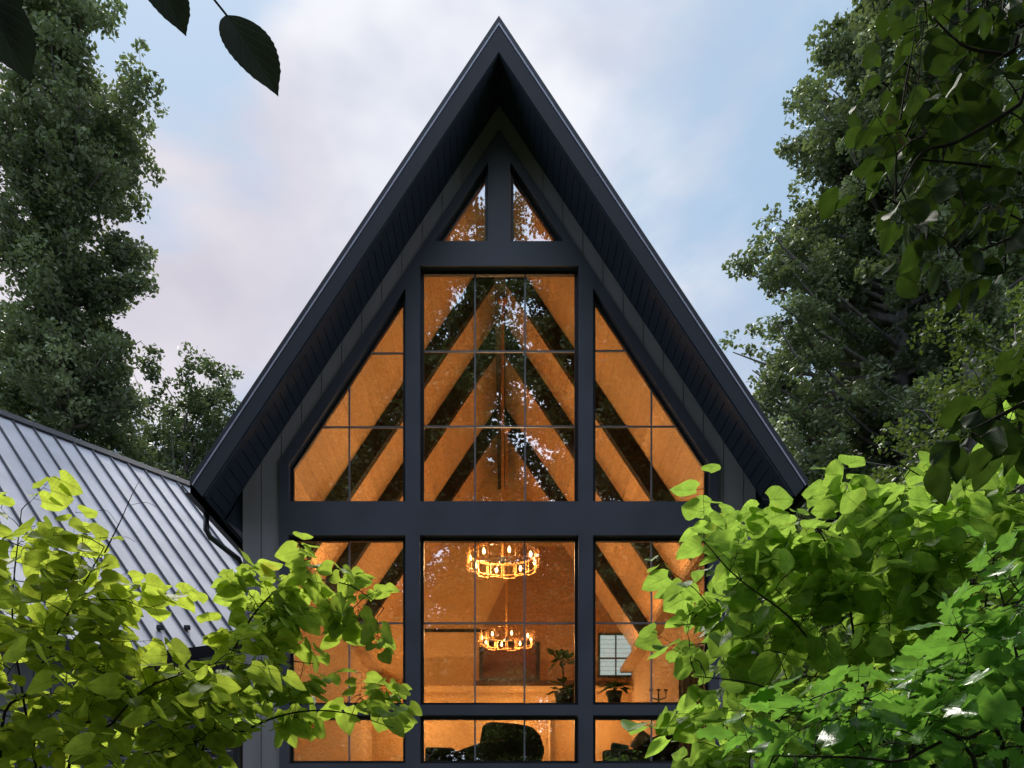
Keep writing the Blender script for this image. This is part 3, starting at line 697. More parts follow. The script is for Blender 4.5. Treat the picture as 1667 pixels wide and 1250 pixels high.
def deck():
    d = MB()
    k = -9.0
    while k < -4.2: d.box(k, k + 0.13, 13.6, 15.1, 2.56, 2.6); k += 0.14
    d.box(-9, -4.15, 13.55, 13.597, 2.36, 2.6)
    for xx in (-8.8, -6.5, -4.4): d.box(xx - 0.07, xx + 0.07, 13.65, 13.79, 0, 2.55)
    tag(d.build('deck', M['deckwood']), 'raised timber deck left of the gable front', 'deck')
    t = empty('railing', (-6.5, 13.7, 2.6), 'black deck railing with thin horizontal steel cables', 'railing')
    z = at(100, 1155, 13.75)[2]
    MB().box(-9, -4.12, 13.71, 13.77, z - 0.03, z + 0.015).build('top_rail', M['black'], t)
    for px in (-40, 122, 250, 385):
        x = at(px, 0, 13.75)[0]; MB().box(x - 0.035, x + 0.035, 13.71, 13.77, 2.6, z - 0.03).build('post', M['black'], t)
    c = MB()
    for k in range(8): c.tube([(-9, 13.74, 2.7 + k * 0.11), (-4.12, 13.74, 2.7 + k * 0.11)], 0.004, 5)
    c.build('cables', M['cable'], t)
deck()

# ------------------------------------------------------------------ background trees
rng = np.random.default_rng(11)
def randn_dirs(n):
    v = rng.normal(size=(n, 3)); return v / np.linalg.norm(v, axis=1, keepdims=True)
def leaf_cloud(centers, radii, counts, size, tints):
    idx = np.repeat(np.arange(len(centers)), counts); n = len(idx)
    off = randn_dirs(n) * (rng.random(n)[:, None] ** 0.45) * radii[idx][:, None]; off[:, 2] *= 0.75
    c = centers[idx] + off
    nrm = randn_dirs(n); nrm[:, 2] = np.abs(nrm[:, 2]) + 0.35; nrm /= np.linalg.norm(nrm, axis=1, keepdims=True)
    a = np.cross(nrm, randn_dirs(n)); a /= np.linalg.norm(a, axis=1, keepdims=True); b = np.cross(nrm, a)
    s = size * (0.65 + 0.7 * rng.random(n))[:, None]
    bend = nrm * s * 0.15
    V = np.stack([c - a * s, c + b * s * 0.62 + bend, c + a * s, c - b * s * 0.62 + bend], 1).reshape(-1, 3)
    Fc = np.arange(4 * n).reshape(n, 4)
    t = np.clip(tints[idx] + rng.normal(size=n) * 0.16, 0, 1)
    return V, Fc, np.repeat(t, 4)
def make_tree(name, base, H, prof, mat, label, cat='tree', boughs=80, per=9, leaves=80, lsize=0.085, clump=0.42, trunk_r=0.28, lift=0.35, lean=(0, 0), hmin=0.12, group=None, start=0.3, bare=None):
    """prof: list of (height fraction, radius in metres)"""
    t = empty(name, base, label, cat, group)
    hs = [p[0] for p in prof]; rs = [p[1] for p in prof]
    def tr(h): return np.array([lean[0] * h * h + 0.25 * math.sin(h * 5 + base[0]), lean[1] * h * h + 0.2 * math.cos(h * 4 + base[0]), h * H])
    tb = MB(); npt = 16
    tb.tube([tr(i / npt * 0.9) for i in range(npt + 1)], [trunk_r * (1 - 0.93 * (i / npt) ** 0.9) * (1.35 if i == 0 else 1) for i in range(npt + 1)], 9)
    C_, Rr, T_ = [], [], []
    w = np.interp(np.linspace(hmin, 1, 200), hs, rs); w = w / w.sum(); hh = np.linspace(hmin, 1, 200)
    for k in range(boughs):
        h = rng.choice(hh, p=w); r = np.interp(h, hs, rs) * (0.55 + 0.40 * rng.random() ** 0.7); az = rng.random() * 2 * math.pi
        if bare and bare[0] < h < bare[1] and abs((az + math.pi / 2 + math.pi) % (2 * math.pi) - math.pi + 0.25) < 0.62: continue
        tip = tr(h) + np.array([math.cos(az) * r, math.sin(az) * r, 0]); h0 = max(0.06, h - lift * r / H * (0.7 + 0.8 * rng.random()) - 0.01)
        st = tr(h0); mid = st * 0.5 + tip * 0.5 + np.array([math.cos(az), math.sin(az), -0.5]) * r * 0.12 + rng.normal(size=3) * 0.08 * r
        pts = []
        for q in np.linspace(0, 1, 6):
            pts.append(st * (1 - q) ** 2 + 2 * mid * q * (1 - q) + tip * q * q)
        r0 = min(trunk_r * 0.5 * (1 - h0 * 0.8), 0.018 * r + 0.02)
        tb.tube(pts, [r0 * (1 - 0.85 * q) for q in np.linspace(0, 1, 6)], 5, cap=False)
        bt = 0.5 + rng.normal() * 0.22
        for j in range(per):
            q = start + (1 - start) * (j + rng.random()) / per; p = st * (1 - q) ** 2 + 2 * mid * q * (1 - q) + tip * q * q
            sp = 0.16 * r * (1.2 - 0.4 * q) + 0.1
            p = p + np.clip(rng.normal(size=3), -1.0, 1.0) * np.array([sp, sp, sp * 0.8]); C_.append(p); Rr.append(clump * (0.6 + 0.8 * rng.random())); T_.append(bt + rng.normal() * 0.12)
            if j % 3 == 2: tb.tube([st * (1 - q) ** 2 + 2 * mid * q * (1 - q) + tip * q * q, p], [0.012, 0.004], 3, cap=False)
    C_ = np.array(C_); Rr = np.array(Rr); cnt = (leaves * (Rr / clump) ** 1.6 * (0.5 + rng.random(len(Rr)))).astype(int) + 4
    V, Fc, tt = leaf_cloud(C_, Rr, cnt, lsize, np.array(T_))
    big_mesh('crown', V, Fc, mat, t, tint=tt, smooth=False)
    tb2 = MB(); tb2.v = [(a + base[0], b + base[1], c + base[2]) for a, b, c in tb.v]; tb2.f = tb.f
    me = bpy.data.meshes.new('trunk'); me.from_pydata(tb.v, [], tb.f); me.materials.append(M['bark'])
    me.polygons.foreach_set('use_smooth', [True] * len(me.polygons))
    o = bpy.data.objects.new('trunk', me); COL.objects.link(o); o.parent = t
    return t
def gx(px, Y): return CX + (px - 820) / F * Y
tall = [(0.0, 0.6), (0.12, 1.8), (0.3, 3.6), (0.45, 3.4), (0.6, 3.0), (0.78, 2.5), (0.9, 1.8), (1.0, 0.3)]
pyr = [(0.0, 1.0), (0.12, 3.4), (0.3, 4.9), (0.5, 4.2), (0.7, 3.1), (0.88, 2.0), (1.0, 0.2)]
broad = [(0.0, 0.8), (0.15, 2.6), (0.4, 4.0), (0.65, 4.2), (0.85, 3.2), (1.0, 0.8)]
shrub = [(0.0, 0.8), (0.25, 2.0), (0.6, 2.1), (0.85, 1.5), (1.0, 0.4)]
tA = make_tree('poplar_tree', (gx(95, 29), 29, 0), 31, [(0, .5), (.3, 3.0), (.55, 2.3), (.66, 2.7), (.75, 2.9), (.84, 3.5), (.92, 2.4), (1, .4)], M['poplar'], 'tall ragged poplar tree leaving the top left of the frame', boughs=190, clump=0.42, leaves=70, start=0.12, trunk_r=0.34)
tB = make_tree('broadleaf_tree', (gx(70, 31), 31, 0), 21.5, [(0, .5), (.2, 2.6), (.45, 2.7), (.62, 3.2), (.74, 3.7), (.82, 3.0), (.92, 2.2), (1, .8)], M['maple'], 'dark dense broadleaf tree standing behind the grey wing roof', boughs=100, clump=0.55, leaves=85, start=0.12)
tC = make_tree('broadleaf_tree', (gx(312, 36), 36, 0), 21.0, [(0, .5), (.3, 2.0), (.55, 2.4), (.68, 3.3), (.8, 3.7), (.9, 3.5), (1, 2.2)], M['maple'], 'small spiky topped tree between the wing roof and the gable', boughs=150, per=9, clump=0.38, leaves=60, lift=1.6, start=0.2, trunk_r=0.2)
tD = make_tree('poplar_tree', (gx(1470, 30), 30, 0), 33, [(0, 1), (.15, 5.0), (.35, 6.3), (.55, 6.2), (.68, 5.0), (.78, 3.7), (.9, 2.5), (1, .9)], M['poplar'], 'tallest pyramid shaped poplar right of the gable with a bare grey trunk', boughs=470, clump=0.42, leaves=84, start=0.12, trunk_r=0.55, bare=(0.42, 0.68))
tE = make_tree('poplar_tree', (gx(1585, 26), 26, 0), 30, tall, M['poplar'], 'poplar behind the dark overhanging branch at the right edge', boughs=150, clump=0.4, leaves=75, start=0.12, trunk_r=0.55, bare=(0.32, 0.52))
tF = make_tree('slender_tree', (gx(1225, 37), 37, 0), 20.8, [(0, .3), (.3, 1.5), (.6, 1.5), (.8, 1.3), (.92, .7), (1, .2)], M['maple'], 'slender sparse tree peeping past the right roof slope', boughs=34, per=7, clump=0.30, leaves=34, lift=1.8, trunk_r=0.1)
tG = make_tree('yellow_green_tree', (gx(1650, 20), 20, 0), 14.6, broad, M['midgreen'], 'loose yellow green tree at the right edge below the dark branch', boughs=70, clump=0.4, leaves=48, lsize=0.07, trunk_r=0.2)
tH = make_tree('understorey_tree', (gx(1345, 27), 27, 0), 13.2, [(0, 1), (.2, 2.5), (.5, 3.0), (.8, 2.2), (1, .5)], M['maple'], 'low dark tree between the right eave and the bushes', boughs=90, clump=0.45, leaves=60, start=0.15)
tI = make_tree('understorey_tree', (gx(1530, 17), 17, 0), 8.4, shrub, M['midgreen'], 'low mid green tree behind the lime leaved bush', boughs=70, clump=0.4, leaves=70, lsize=0.06, start=0.15)
tJ = make_tree('understorey_tree', (gx(1330, 16.5), 16.5, 0), 6.6, shrub, M['midgreen'], 'small bright tree beside the right house corner', boughs=50, clump=0.36, leaves=60, lsize=0.055, start=0.15)
def place(src, x, y, rz, sc, label, group='distant trees'):
    c = copy_tree(src); c.location = (x, y, 0); c.rotation_euler = (0, 0, rz); c.scale = (sc, sc, sc); c['label'] = label
    if group: c['group'] = group
    return c
place(tD, gx(1720, 38), 38, 2.0, 0.9, 'poplar filling the gaps at the far right edge')
place(tA, gx(1600, 46), 46, 1.0, 0.92, 'far poplar behind the right edge trees')
place(tB, gx(1440, 44), 44, 2.5, 0.95, 'far dark tree behind the tallest right poplar')
place(tD, gx(1445, 36), 36, 2.9, 0.98, 'second tall poplar directly behind the tallest right poplar')
place(tE, gx(1530, 34), 34, 4.2, 1.0, 'poplar between the tallest right poplar and the edge tree')
place(tC, gx(375, 38), 38, 4.0, 1.0, 'spiky topped tree tucked against the left roof edge')
place(tC, gx(235, 39), 39, 2.2, 0.98, 'spiky topped tree just above the wing ridge')
place(tB, gx(-60, 38), 38, 3.6, 1.2, 'dark tree at the left frame edge behind the poplar')
place(tH, gx(60, 35), 35, 2.2, 1.15, 'low dark tree behind the wing ridge at left')
# woods across the garden, seen mirrored in the window glass
BEH = 'trees across the garden mirrored in the windows'
tM = make_tree('poplar_tree', (-1.6, -22, 0), 44, [(0, .5), (.3, 3.0), (.6, 3.6), (.8, 3.4), (.92, 3.0), (1, 1.5)], M['maple'], 'very tall poplar mirrored in the two peak triangles', group=BEH, boughs=95, per=9, clump=0.62, leaves=48, lsize=0.12, trunk_r=0.4, start=0.15)
for src, x, y, rz, sc, lb in (
    (tB, -13.5, -9, 0.5, 1.55, 'dark tree mirrored in the upper left window'), (tD, -7.6, -15, 1.7, 1.12, 'wide poplar mirrored left of the middle window'),
    (tE, 3.0, -13, 2.6, 1.2, 'poplar mirrored in the middle of the tall window'), (tB, -3.4, -9, 4.6, 1.28, 'dark broadleaf mirrored low in the middle window'),
    (tB, 7.6, -10, 3.9, 1.6, 'broad dark tree mirrored in the upper right window'), (tD, 14, -14, 5.1, 1.1, 'wide poplar mirrored at the far right'),
    (tD, -21, -12, 0.1, 1.05, 'wide poplar across the garden beyond the left window'), (tB, 21, -9, 3.1, 1.5, 'dark tree across the garden on the right'),
    (tB, 0.3, -12, 2.2, 0.80, 'shorter dark tree mirrored in the lower middle window'), (tB, 4.2, -8.5, 0.9, 0.62, 'shorter dark tree mirrored in the lower right window'),
    (tB, -6.0, -9.5, 1.3, 0.66, 'shorter dark tree mirrored in the lower left window'), (tI, 0.4, -6.5, 1.3, 1.0, 'green bushy tree behind the viewer'),
    (tD, 8.5, -24, 0.7, 1.2, 'poplar in the second row behind the broad mirrored tree'),
    (tD, -14, -24, 4.0, 1.2, 'poplar in the second row behind the left mirrored tree')):
    place(src, x, y, rz, sc, lb, BEH)

# ------------------------------------------------------------------ foreground plants
def leaf_template(kind, curl, fold, seed):
    r = random.Random(seed); ns = 9; nw = 4      # stations along, half the columns across
    V, U = [], []
    for i in range(ns):
        s = i / (ns - 1)
        if kind == 'round':  w = 0.50 * (math.sin(math.pi * min(1, (s * 0.93 + 0.07)) ** 0.72) ** 0.75); w = w if i < ns - 1 else 0.0
        elif kind == 'oval': w = 0.30 * math.sin(math.pi * s ** 0.85) ** 0.9 if 0 < i < ns - 1 else 0.0
        elif kind == 'holly': w = (0.27 * math.sin(math.pi * min(1, s * .96 + .04)) ** 0.7) * (1.22 if i % 2 else 0.74) if 0 < i < ns - 1 else 0.0
        elif kind == 'heart': w = 0.46 * (math.sin(math.pi * (s * 0.9 + 0.1) ** 0.66) ** 0.85) if i < ns - 1 else 0.0
        for j in range(-nw, nw + 1):
            x = w * j / nw; a = abs(j) / nw
            back = -0.11 * a * a * (1 - s) ** 2 if kind in ('round', 'heart') else 0.0     # lobes at the base
            ser = 0.012 * ((i + (j > 0)) % 2) * (a == 1) if kind != 'holly' else (0.03 * a if i % 2 else 0)
            z = fold * abs(x) - curl * (s - 0.1) ** 2 + 0.035 * math.sin(s * 7 + j * 0.9 + seed) * a
            V.append((x + (ser if j > 0 else -ser), s + back, z)); U.append((0.5 + 0.5 * j / nw, s))
    nc = 2 * nw + 1; Fc = [(i * nc + j, i * nc + j + 1, (i + 1) * nc + j + 1, (i + 1) * nc + j) for i in range(ns - 1) for j in range(nc - 1)]
    return np.array(V), np.array(Fc), np.array(U)
TEMPL = {k: [leaf_template(k, c, f, sd) for c, f, sd in ((0.08, 0.10, 1), (0.20, 0.22, 2), (-0.08, 0.16, 3), (0.28, 0.06, 4), (0.14, 0.34, 5))] for k in ('round', 'oval', 'holly', 'heart')}
def leaves_mesh(name, kind, items, mat, parent, origin):
    """items: (base, direction, normal, size, tint)"""
    VV, FF, UU, TT = [], [], [], []; off = 0
    for (p, d, nr, s, t) in items:
        V, Fc, U = TEMPL[kind][random.randrange(5)]
        d = np.array(d, float); d /= np.linalg.norm(d); nr = np.array(nr, float); x = np.cross(d, nr); x /= max(1e-6, np.linalg.norm(x)); z = np.cross(x, d)
        w = 0.85 + 0.3 * random.random()
        P = np.array(p) - np.array(origin) + s * (V[:, :1] * x * w + V[:, 1:2] * d + V[:, 2:3] * z)
        VV.append(P); FF.append(Fc + off); UU.append(U); TT.append(np.full(len(V), t)); off += len(V)
    return big_mesh(name, np.concatenate(VV), np.concatenate(FF), mat, parent, tint=np.concatenate(TT), uv=np.concatenate(UU))
def inpoly(x, y, poly):
    c = False; n = len(poly); j = n - 1
    for i in range(n):
        if (poly[i][1] > y) != (poly[j][1] > y) and x < (poly[j][0] - poly[i][0]) * (y - poly[i][1]) / (poly[j][1] - poly[i][1]) + poly[i][0]: c = not c
        j = i
    return c
def smooth_path(pts, n=6):
    pts = [np.array(p, float) for p in pts]; P = [2 * pts[0] - pts[1]] + pts + [2 * pts[-1] - pts[-2]]; out = []
    for i in range(1, len(P) - 2):
        for k in range(n):
            t = k / n; out.append(0.5 * ((2 * P[i]) + (-P[i - 1] + P[i + 1]) * t + (2 * P[i - 1] - 5 * P[i] + 4 * P[i + 1] - P[i + 2]) * t * t + (-P[i - 1] + 3 * P[i] - 3 * P[i + 1] + P[i + 2]) * t ** 3))
    out.append(pts[-1]); return out
def plant(name, label, cat, kind, mat, stems, poly, Y, dY, ntwig, per, size, seed, stem_r=0.008, droop=0.5, face=0.5, base=None, tl=0.22, up=0.25, group=None):
    """stems are paths in space; twigs fill the volume under the outline poly (at depth Y) with thickness dY, each joined to the nearest stem"""
    random.seed(seed); base = base or (stems[0][0][0], stems[0][0][1], 0)
    t = empty(name, base, label, cat, group); sb = MB(); nodes = []
    for st in stems:
        sp = smooth_path(st); n = len(sp); r0 = st_r = stem_r
        sb.tube(sp, [r0 * (1 - 0.75 * i / (n - 1)) for i in range(n)], 7); nodes += sp[n // 5:]
    nodes = np.array(nodes); x0, x1 = min(p[0] for p in poly), max(p[0] for p in poly); y0, y1 = min(p[1] for p in poly), max(p[1] for p in poly)
    items = []; made = 0; tries = 0
    while made < ntwig and tries < ntwig * 60:
        tries += 1; px, py = random.uniform(x0, x1), random.uniform(y0, y1)
        if not inpoly(px, py, poly): continue
        yy = Y + random.uniform(-dY, dY); p = np.array(at(px, py, yy)); made += 1
        dd = np.linalg.norm(nodes - p, axis=1) + up * np.maximum(0, nodes[:, 2] - p[2]); q = nodes[int(np.argmin(dd))]
        out = p - q; ln = np.linalg.norm(out); out = out / max(ln, 1e-5)
        side = np.array([random.gauss(0, 1), random.gauss(0, 1), random.gauss(0, .6)]); dirn = out + 0.5 * side / np.linalg.norm(side); dirn[2] += 0.12; dirn /= np.linalg.norm(dirn)
        tip = p + dirn * tl; mid = (q + p) / 2 + np.array([0, 0, 0.06 * ln])
        if ln < 0.02: mid = (q + p) / 2
        path = smooth_path([q, mid, p, tip], 3); sb.tube(path, [stem_r * 0.32 * (1 - 0.8 * i / (len(path) - 1)) for i in range(len(path))], 4, cap=False); nodes = np.concatenate([nodes, np.array(path[2:-2])])
        tw = random.gauss(0.5, 0.2)
        for k in range(per):
            f = (k + random.random() * 0.6) / per; b0 = p * (1 - f) + tip * f - out * 0.0
            sgn = 1 if k % 2 else -1; lat = np.cross(dirn, (0, 0, 1)); lat /= max(1e-4, np.linalg.norm(lat))
            ld = dirn * 0.55 + lat * sgn * (0.75 + random.random() * .3) + np.array([random.gauss(0, .25), random.gauss(0, .25), -droop * (0.4 + random.random())])
            ld /= np.linalg.norm(ld); pet = size * 0.30; b1 = b0 + ld * pet
            sb.tube([b0, b1], [0.0014, 0.0010], 3, cap=False)
            nr = np.array([random.gauss(0, .45), face + random.gauss(0, .5), 1 + random.gauss(0, .25)]); ld = ld + np.array([0, -0.35 * face, 0])
            s = size * random.choice((0.55, 0.75, 0.9, 1.0, 1.1, 1.2)) * random.uniform(0.9, 1.1); tt = min(1, max(0, tw + random.gauss(0, .15)))
            items.append((b1, ld, nr, s, tt))
    V = np.array(sb.v) - np.array(base); me = bpy.data.meshes.new('stems'); me.from_pydata([tuple(v) for v in V], [], sb.f); me.materials.append(M['twig'])
    me.polygons.foreach_set('use_smooth', [True] * len(me.polygons))
    o = bpy.data.objects.new('stems', me); COL.objects.link(o); o.parent = t
    leaves_mesh('foliage', kind, items, mat, t, base)
    return t
# lime leaved shrub, right
polyR = [(1150, 845), (1110, 925), (1085, 990), (1130, 1120), (1105, 1200), (1150, 1260), (1720, 1260), (1720, 700), (1560, 745), (1430, 765), (1370, 810), (1300, 880), (1200, 870)]
bR = at(1400, 1374, 3.7); bR = (bR[0], bR[1], 0)
def st(*p): return [at(*q) for q in p]
stemsR = [[(bR[0] + .05 * k, bR[1], 0)] + s for k, s in enumerate((
    st((1420, 1300, 3.7), (1380, 1150, 3.7), (1300, 1020, 3.6), (1200, 940, 3.6), (1145, 880, 3.6)),
    st((1440, 1300, 3.8), (1400, 1100, 3.8), (1375, 950, 3.7), (1330, 860, 3.7), (1300, 840, 3.7)),
    st((1500, 1300, 3.6), (1530, 1100, 3.7), (1528, 900, 3.7), (1520, 800, 3.7), (1460, 750, 3.7)),
    st((1460, 1300, 3.4), (1410, 1200, 3.5), (1250, 1120, 3.5), (1130, 1100, 3.5)),
    st((1520, 1300, 3.9), (1580, 1100, 3.9), (1620, 900, 3.9), (1650, 740, 3.9))))]
plant('lime_leaved_shrub', 'lush lime green shrub with round leaves covering the lower right of the house', 'shrub', 'round', M['limeleaf'], stemsR, polyR, 3.75, 0.22, 265, 5, 0.097, 5, face=0.75, base=bR, droop=0.55, tl=0.22)
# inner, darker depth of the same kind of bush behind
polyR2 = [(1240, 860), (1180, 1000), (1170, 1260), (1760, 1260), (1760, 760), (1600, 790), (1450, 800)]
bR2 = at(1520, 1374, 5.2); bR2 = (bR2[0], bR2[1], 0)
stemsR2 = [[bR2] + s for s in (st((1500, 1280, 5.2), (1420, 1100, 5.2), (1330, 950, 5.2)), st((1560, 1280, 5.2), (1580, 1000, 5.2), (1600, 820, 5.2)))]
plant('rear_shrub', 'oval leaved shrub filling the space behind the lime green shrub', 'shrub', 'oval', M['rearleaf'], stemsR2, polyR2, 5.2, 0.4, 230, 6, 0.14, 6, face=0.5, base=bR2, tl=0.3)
# spiny holly, bottom right
polyH = [(1320, 1150), (1420, 1100), (1560, 1085), (1640, 900), (1720, 880), (1720, 1280), (1180, 1280), (1230, 1190)]
bH = at(1600, 1374, 2.5); bH = (bH[0], bH[1], 0)
stemsH = [[bH] + s for s in (st((1640, 1290, 2.5), (1560, 1200, 2.5), (1440, 1150, 2.5), (1370, 1120, 2.5)), st((1660, 1290, 2.6), (1660, 1100, 2.6), (1620, 930, 2.6)), st((1600, 1300, 2.4), (1450, 1240, 2.4), (1260, 1230, 2.4)))]
plant('holly_bush', 'glossy green holly bush with spiny leaves at the bottom right corner', 'bush', 'holly', M['holly'], stemsH, polyH, 2.5, 0.22, 95, 5, 0.105, 8, face=0.8, base=bH, tl=0.13)
# yellow green shrub, left
polyL = [(-60, 800), (50, 800), (95, 850), (140, 895), (200, 930), (245, 985), (255, 1010), (200, 1040), (190, 1080), (260, 1075), (330, 1050), (395, 1060), (380, 1130), (330, 1260), (-60, 1260)]
bL = at(60, 1374, 3.6); bL = (bL[0], bL[1], 0)
stemsL = [[bL] + s for s in (st((0, 1250, 3.6), (50, 1120, 3.6), (110, 1000, 3.6), (170, 890, 3.6)), st((60, 1300, 3.7), (40, 1150, 3.7), (20, 1000, 3.7), (35, 830, 3.7)),
                            st((110, 1260, 3.5), (180, 1180, 3.5), (240, 1120, 3.5), (350, 1080, 3.5)), st((60, 1290, 3.9), (130, 1200, 3.8), (200, 1230, 3.7), (320, 1210, 3.6)))]
plant('yellow_green_shrub', 'yellow green heart leaved shrub covering the lower left corner', 'shrub', 'heart', M['yellowleaf'], stemsL, polyL, 3.65, 0.2, 160, 5, 0.095, 9, face=0.7, base=bL, tl=0.2)
# thin whip twig over the wing roof
def whip():
    sb = MB(); a = smooth_path([at(170, 900, 3.6), at(195, 850, 3.6), at(215, 805, 3.6), at(229, 778, 3.6)])
    sb.tube(a, [0.0034 * (1 - 0.8 * i / (len(a) - 1)) for i in range(len(a))], 5)
    for p in ([(212, 822, 3.6), (238, 818, 3.58), (255, 826, 3.56)], [(192, 854, 3.6), (175, 832, 3.62), (160, 831, 3.62)], [(184, 878, 3.6), (205, 874, 3.58), (220, 882, 3.58)]):
        sb.tube(smooth_path([at(*q) for q in p]), 0.0009, 4)
    o = bpy.data.objects['yellow_green_shrub']; sb.build('bare_twig', M['twig'], o)
whip()
# arching branches in front of the lower left windows
polyM = [(395, 960), (440, 915), (500, 905), (560, 930), (620, 965), (640, 1010), (600, 1020), (540, 1000), (500, 1010), (470, 1080), (520, 1060), (560, 1120), (620, 1130), (640, 1185), (600, 1190), (530, 1170), (480, 1190), (420, 1180), (330, 1230), (280, 1250), (240, 1150), (330, 1090), (395, 1090)]
bM = at(250, 1374, 3.9); bM = (bM[0], bM[1], 0)
stemsM = [[bM] + s for s in (st((300, 1290, 3.9), (350, 1150, 3.9), (400, 1020, 3.9), (470, 950, 3.9), (560, 950, 3.9), (625, 990, 3.9)),
                            st((320, 1260, 3.8), (400, 1190, 3.8), (480, 1160, 3.8), (560, 1160, 3.8), (640, 1185, 3.8)),
                            st((300, 1290, 4.0), (380, 1120, 4.0), (460, 1080, 4.0), (510, 1080, 4.0)))]
plant('arching_shrub', 'arching lime shrub branches reaching across the lower left windows', 'shrub', 'heart', M['springleaf'], stemsM, polyM, 3.9, 0.12, 88, 5, 0.088, 12, face=0.8, base=bM, tl=0.14, stem_r=0.007)
# dark overhanging branches, top right (their tree stands to the right, outside the frame)
polyD = [(1420, 260), (1470, 20), (1500, -20), (1740, -20), (1740, 470), (1640, 440), (1560, 430), (1480, 420), (1430, 330)]
root = (3.3, 3.2, 0)
stemsD = [[root, (3.2, 3.0, 2.6)] + s for s in (st((1760, 110, 2.6), (1640, 90, 2.6), (1570, 75, 2.6), (1520, 30, 2.6)), st((1760, 90, 2.6), (1660, 170, 2.6), (1560, 230, 2.6), (1500, 250, 2.6), (1460, 320, 2.6)),
                                   st((1780, 300, 2.7), (1700, 290, 2.7), (1600, 270, 2.7), (1500, 260, 2.7)), st((1780, 330, 2.7), (1700, 360, 2.7), (1640, 390, 2.7), (1560, 420, 2.7)),
                                   st((1790, 560, 2.7), (1690, 640, 2.7), (1620, 680, 2.7), (1580, 700, 2.7)))]
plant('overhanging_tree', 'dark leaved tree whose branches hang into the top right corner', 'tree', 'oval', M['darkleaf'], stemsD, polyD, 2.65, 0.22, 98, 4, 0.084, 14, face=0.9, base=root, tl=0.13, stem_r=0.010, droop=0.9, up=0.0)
# sprig at right edge
polyE = [(1590, 610), (1740, 560), (1740, 740), (1580, 730)]
bE = (3.6, 3.6, 0)
plant('dark_sprig_tree', 'young dark leaved tree reaching in at the right edge above the holly', 'tree', 'oval', M['darkleaf'], [[bE, (3.5, 3.5, 1.6)] + st((1800, 600, 2.9), (1700, 640, 2.9), (1610, 690, 2.9))], polyE, 2.9, 0.15, 16, 4, 0.14, 15, face=0.9, base=bE, tl=0.12, stem_r=0.009, droop=0.8)
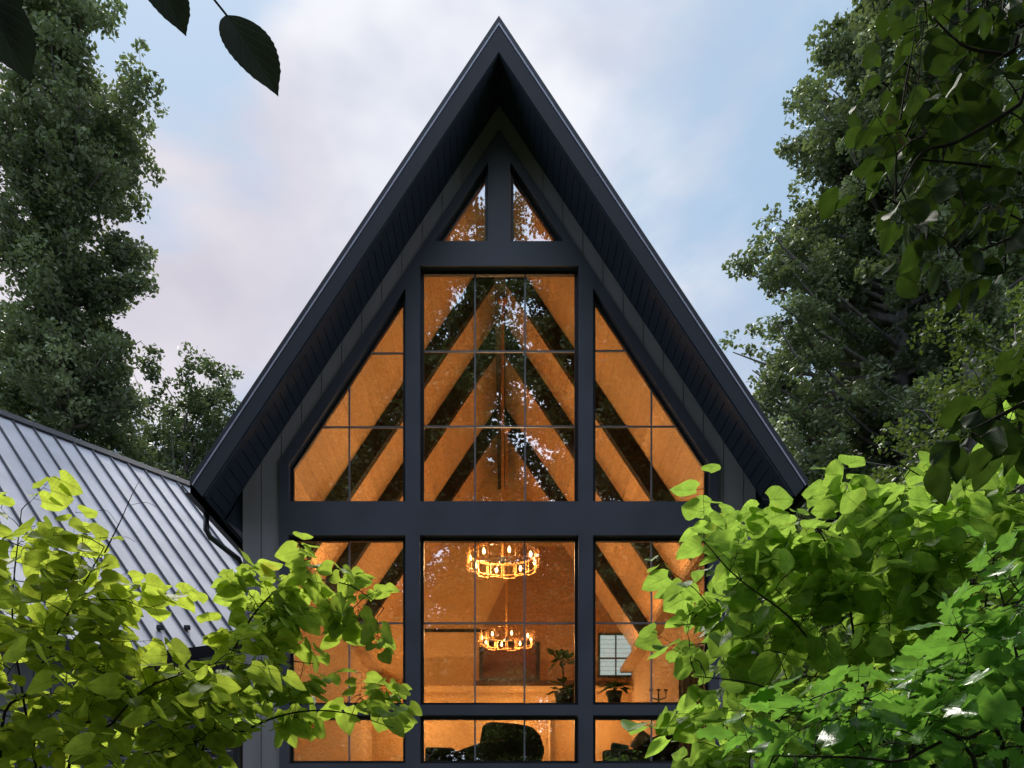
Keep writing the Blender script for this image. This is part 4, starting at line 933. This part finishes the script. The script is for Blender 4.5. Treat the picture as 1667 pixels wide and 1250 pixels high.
# three big leaves hanging from above, top left
def hanging():
    b = (-1.9, 0.9, 0); t = empty('overhanging_twig_tree', b, 'thin dark tree whose large serrated leaves dangle at the top left', 'tree')
    sb = MB(); tips = []
    trunk = smooth_path([b, (-1.95, .95, 1.4), (-1.8, 1.05, 2.6), at(150, -150, 1.25), at(300, -120, 1.25), at(345, -5, 1.25)])
    n = len(trunk); sb.tube(trunk, [0.028 * (1 - 0.93 * (i / (n - 1)) ** .7) for i in range(n)], 8)
    sb.tube(smooth_path([trunk[-8], at(240, -60, 1.25)]), 0.0016, 5); sb.tube(smooth_path([trunk[-12], at(20, -100, 1.2)]), 0.0016, 5)
    sb.tube([at(345, -5, 1.25), at(369, 25, 1.25)], 0.0016, 5)
    V = np.array(sb.v) - np.array(b); me = bpy.data.meshes.new('stems'); me.from_pydata([tuple(v) for v in V], [], sb.f); me.materials.append(M['twig'])
    o = bpy.data.objects.new('stems', me); COL.objects.link(o); o.parent = t
    items = []
    for (x0, y0, x1, y1, yy, w) in ((368, 24, 454, 142, 1.25, 1), (238, -60, 303, 46, 1.25, 1), (-50, -30, 48, 118, 1.2, 1), (-15, -60, 30, 22, 1.25, 1)):
        p, q = np.array(at(x0, y0, yy)), np.array(at(x1, y1, yy)); d = q - p
        items.append((p, d, (0.45, -1, 0.1), np.linalg.norm(d), 0.5))
    VV, FF, UU, TT = [], [], [], []; off = 0
    ns, nw = 28, 4
    for p, d, nr, s, tt in items:
        d = d / np.linalg.norm(d); x = np.cross(d, nr); x /= np.linalg.norm(x); z = np.cross(x, d)
        for i in range(ns):
            q = i / (ns - 1); w = 0.29 * math.sin(math.pi * q ** 0.82) ** 0.8 * (1 - 0.45 * max(0, q - .8) / .2) if 0 < i < ns - 1 else 0.0
            w *= 1.018 if i % 2 else 0.988
            for j in range(-nw, nw + 1):
                u = w * j / nw; VV.append(p - np.array(b) + s * (x * u + d * (q + (0.007 if abs(j) == nw and i % 2 else 0)) + z * (0.15 * abs(u) - 0.1 * q * q))); UU.append((0.5 + .5 * j / nw, q)); TT.append(tt)
        nc = 2 * nw + 1; FF += [(off + i * nc + j, off + i * nc + j + 1, off + (i + 1) * nc + j + 1, off + (i + 1) * nc + j) for i in range(ns - 1) for j in range(nc - 1)]; off += ns * nc
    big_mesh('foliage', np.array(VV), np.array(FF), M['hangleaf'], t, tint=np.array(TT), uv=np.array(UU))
hanging()
# house plants inside
def houseplant(px, py, Y, sz, n, label, base_z):
    x, y, z = at(px, py, Y); t = empty('houseplant', (x, y, base_z), label, 'houseplant', 'plants inside the lower windows')
    MB().lathe([(0, 0), (0.11, 0), (0.16, 0.24), (0.145, 0.24), (0.10, 0.2), (0, 0.2)], x, y, base_z, 16).build('pot', M['pot'], t, smooth=True)
    s = MB(); s.tube([(x, y, base_z + 0.2), (x + .04, y, (base_z + z) / 2), (x, y, z)], 0.015, 6); s.build('stem', M['twig'], t)
    items = []; random.seed(int(px))
    for k in range(n):
        a = random.random() * 6.28; e = random.uniform(-.5, .9); d = (math.cos(a), math.sin(a), e); o = random.random() * sz * 0.5
        items.append(((x + d[0] * o, y + d[1] * o, z + d[2] * o * .7), d, (random.gauss(0, .3), random.gauss(0, .3), 1), random.uniform(.14, .22), random.random()))
    leaves_mesh('foliage', 'oval', items, M['darkleaf'], t, (x, y, base_z))
zt_ = at(1072, 1146, 17.0)[2]
houseplant(915, 1075, 17.0, 0.42, 34, 'small bushy houseplant high in the lower middle window', zt_ - 0.0)
houseplant(1000, 1118, 17.0, 0.30, 30, 'spreading dark houseplant low in the lower right window', zt_ - 0.0)
houseplant(925, 1122, 17.15, 0.5, 60, 'broad dark leafy houseplant low in the lower middle window', zt_ - 0.0)
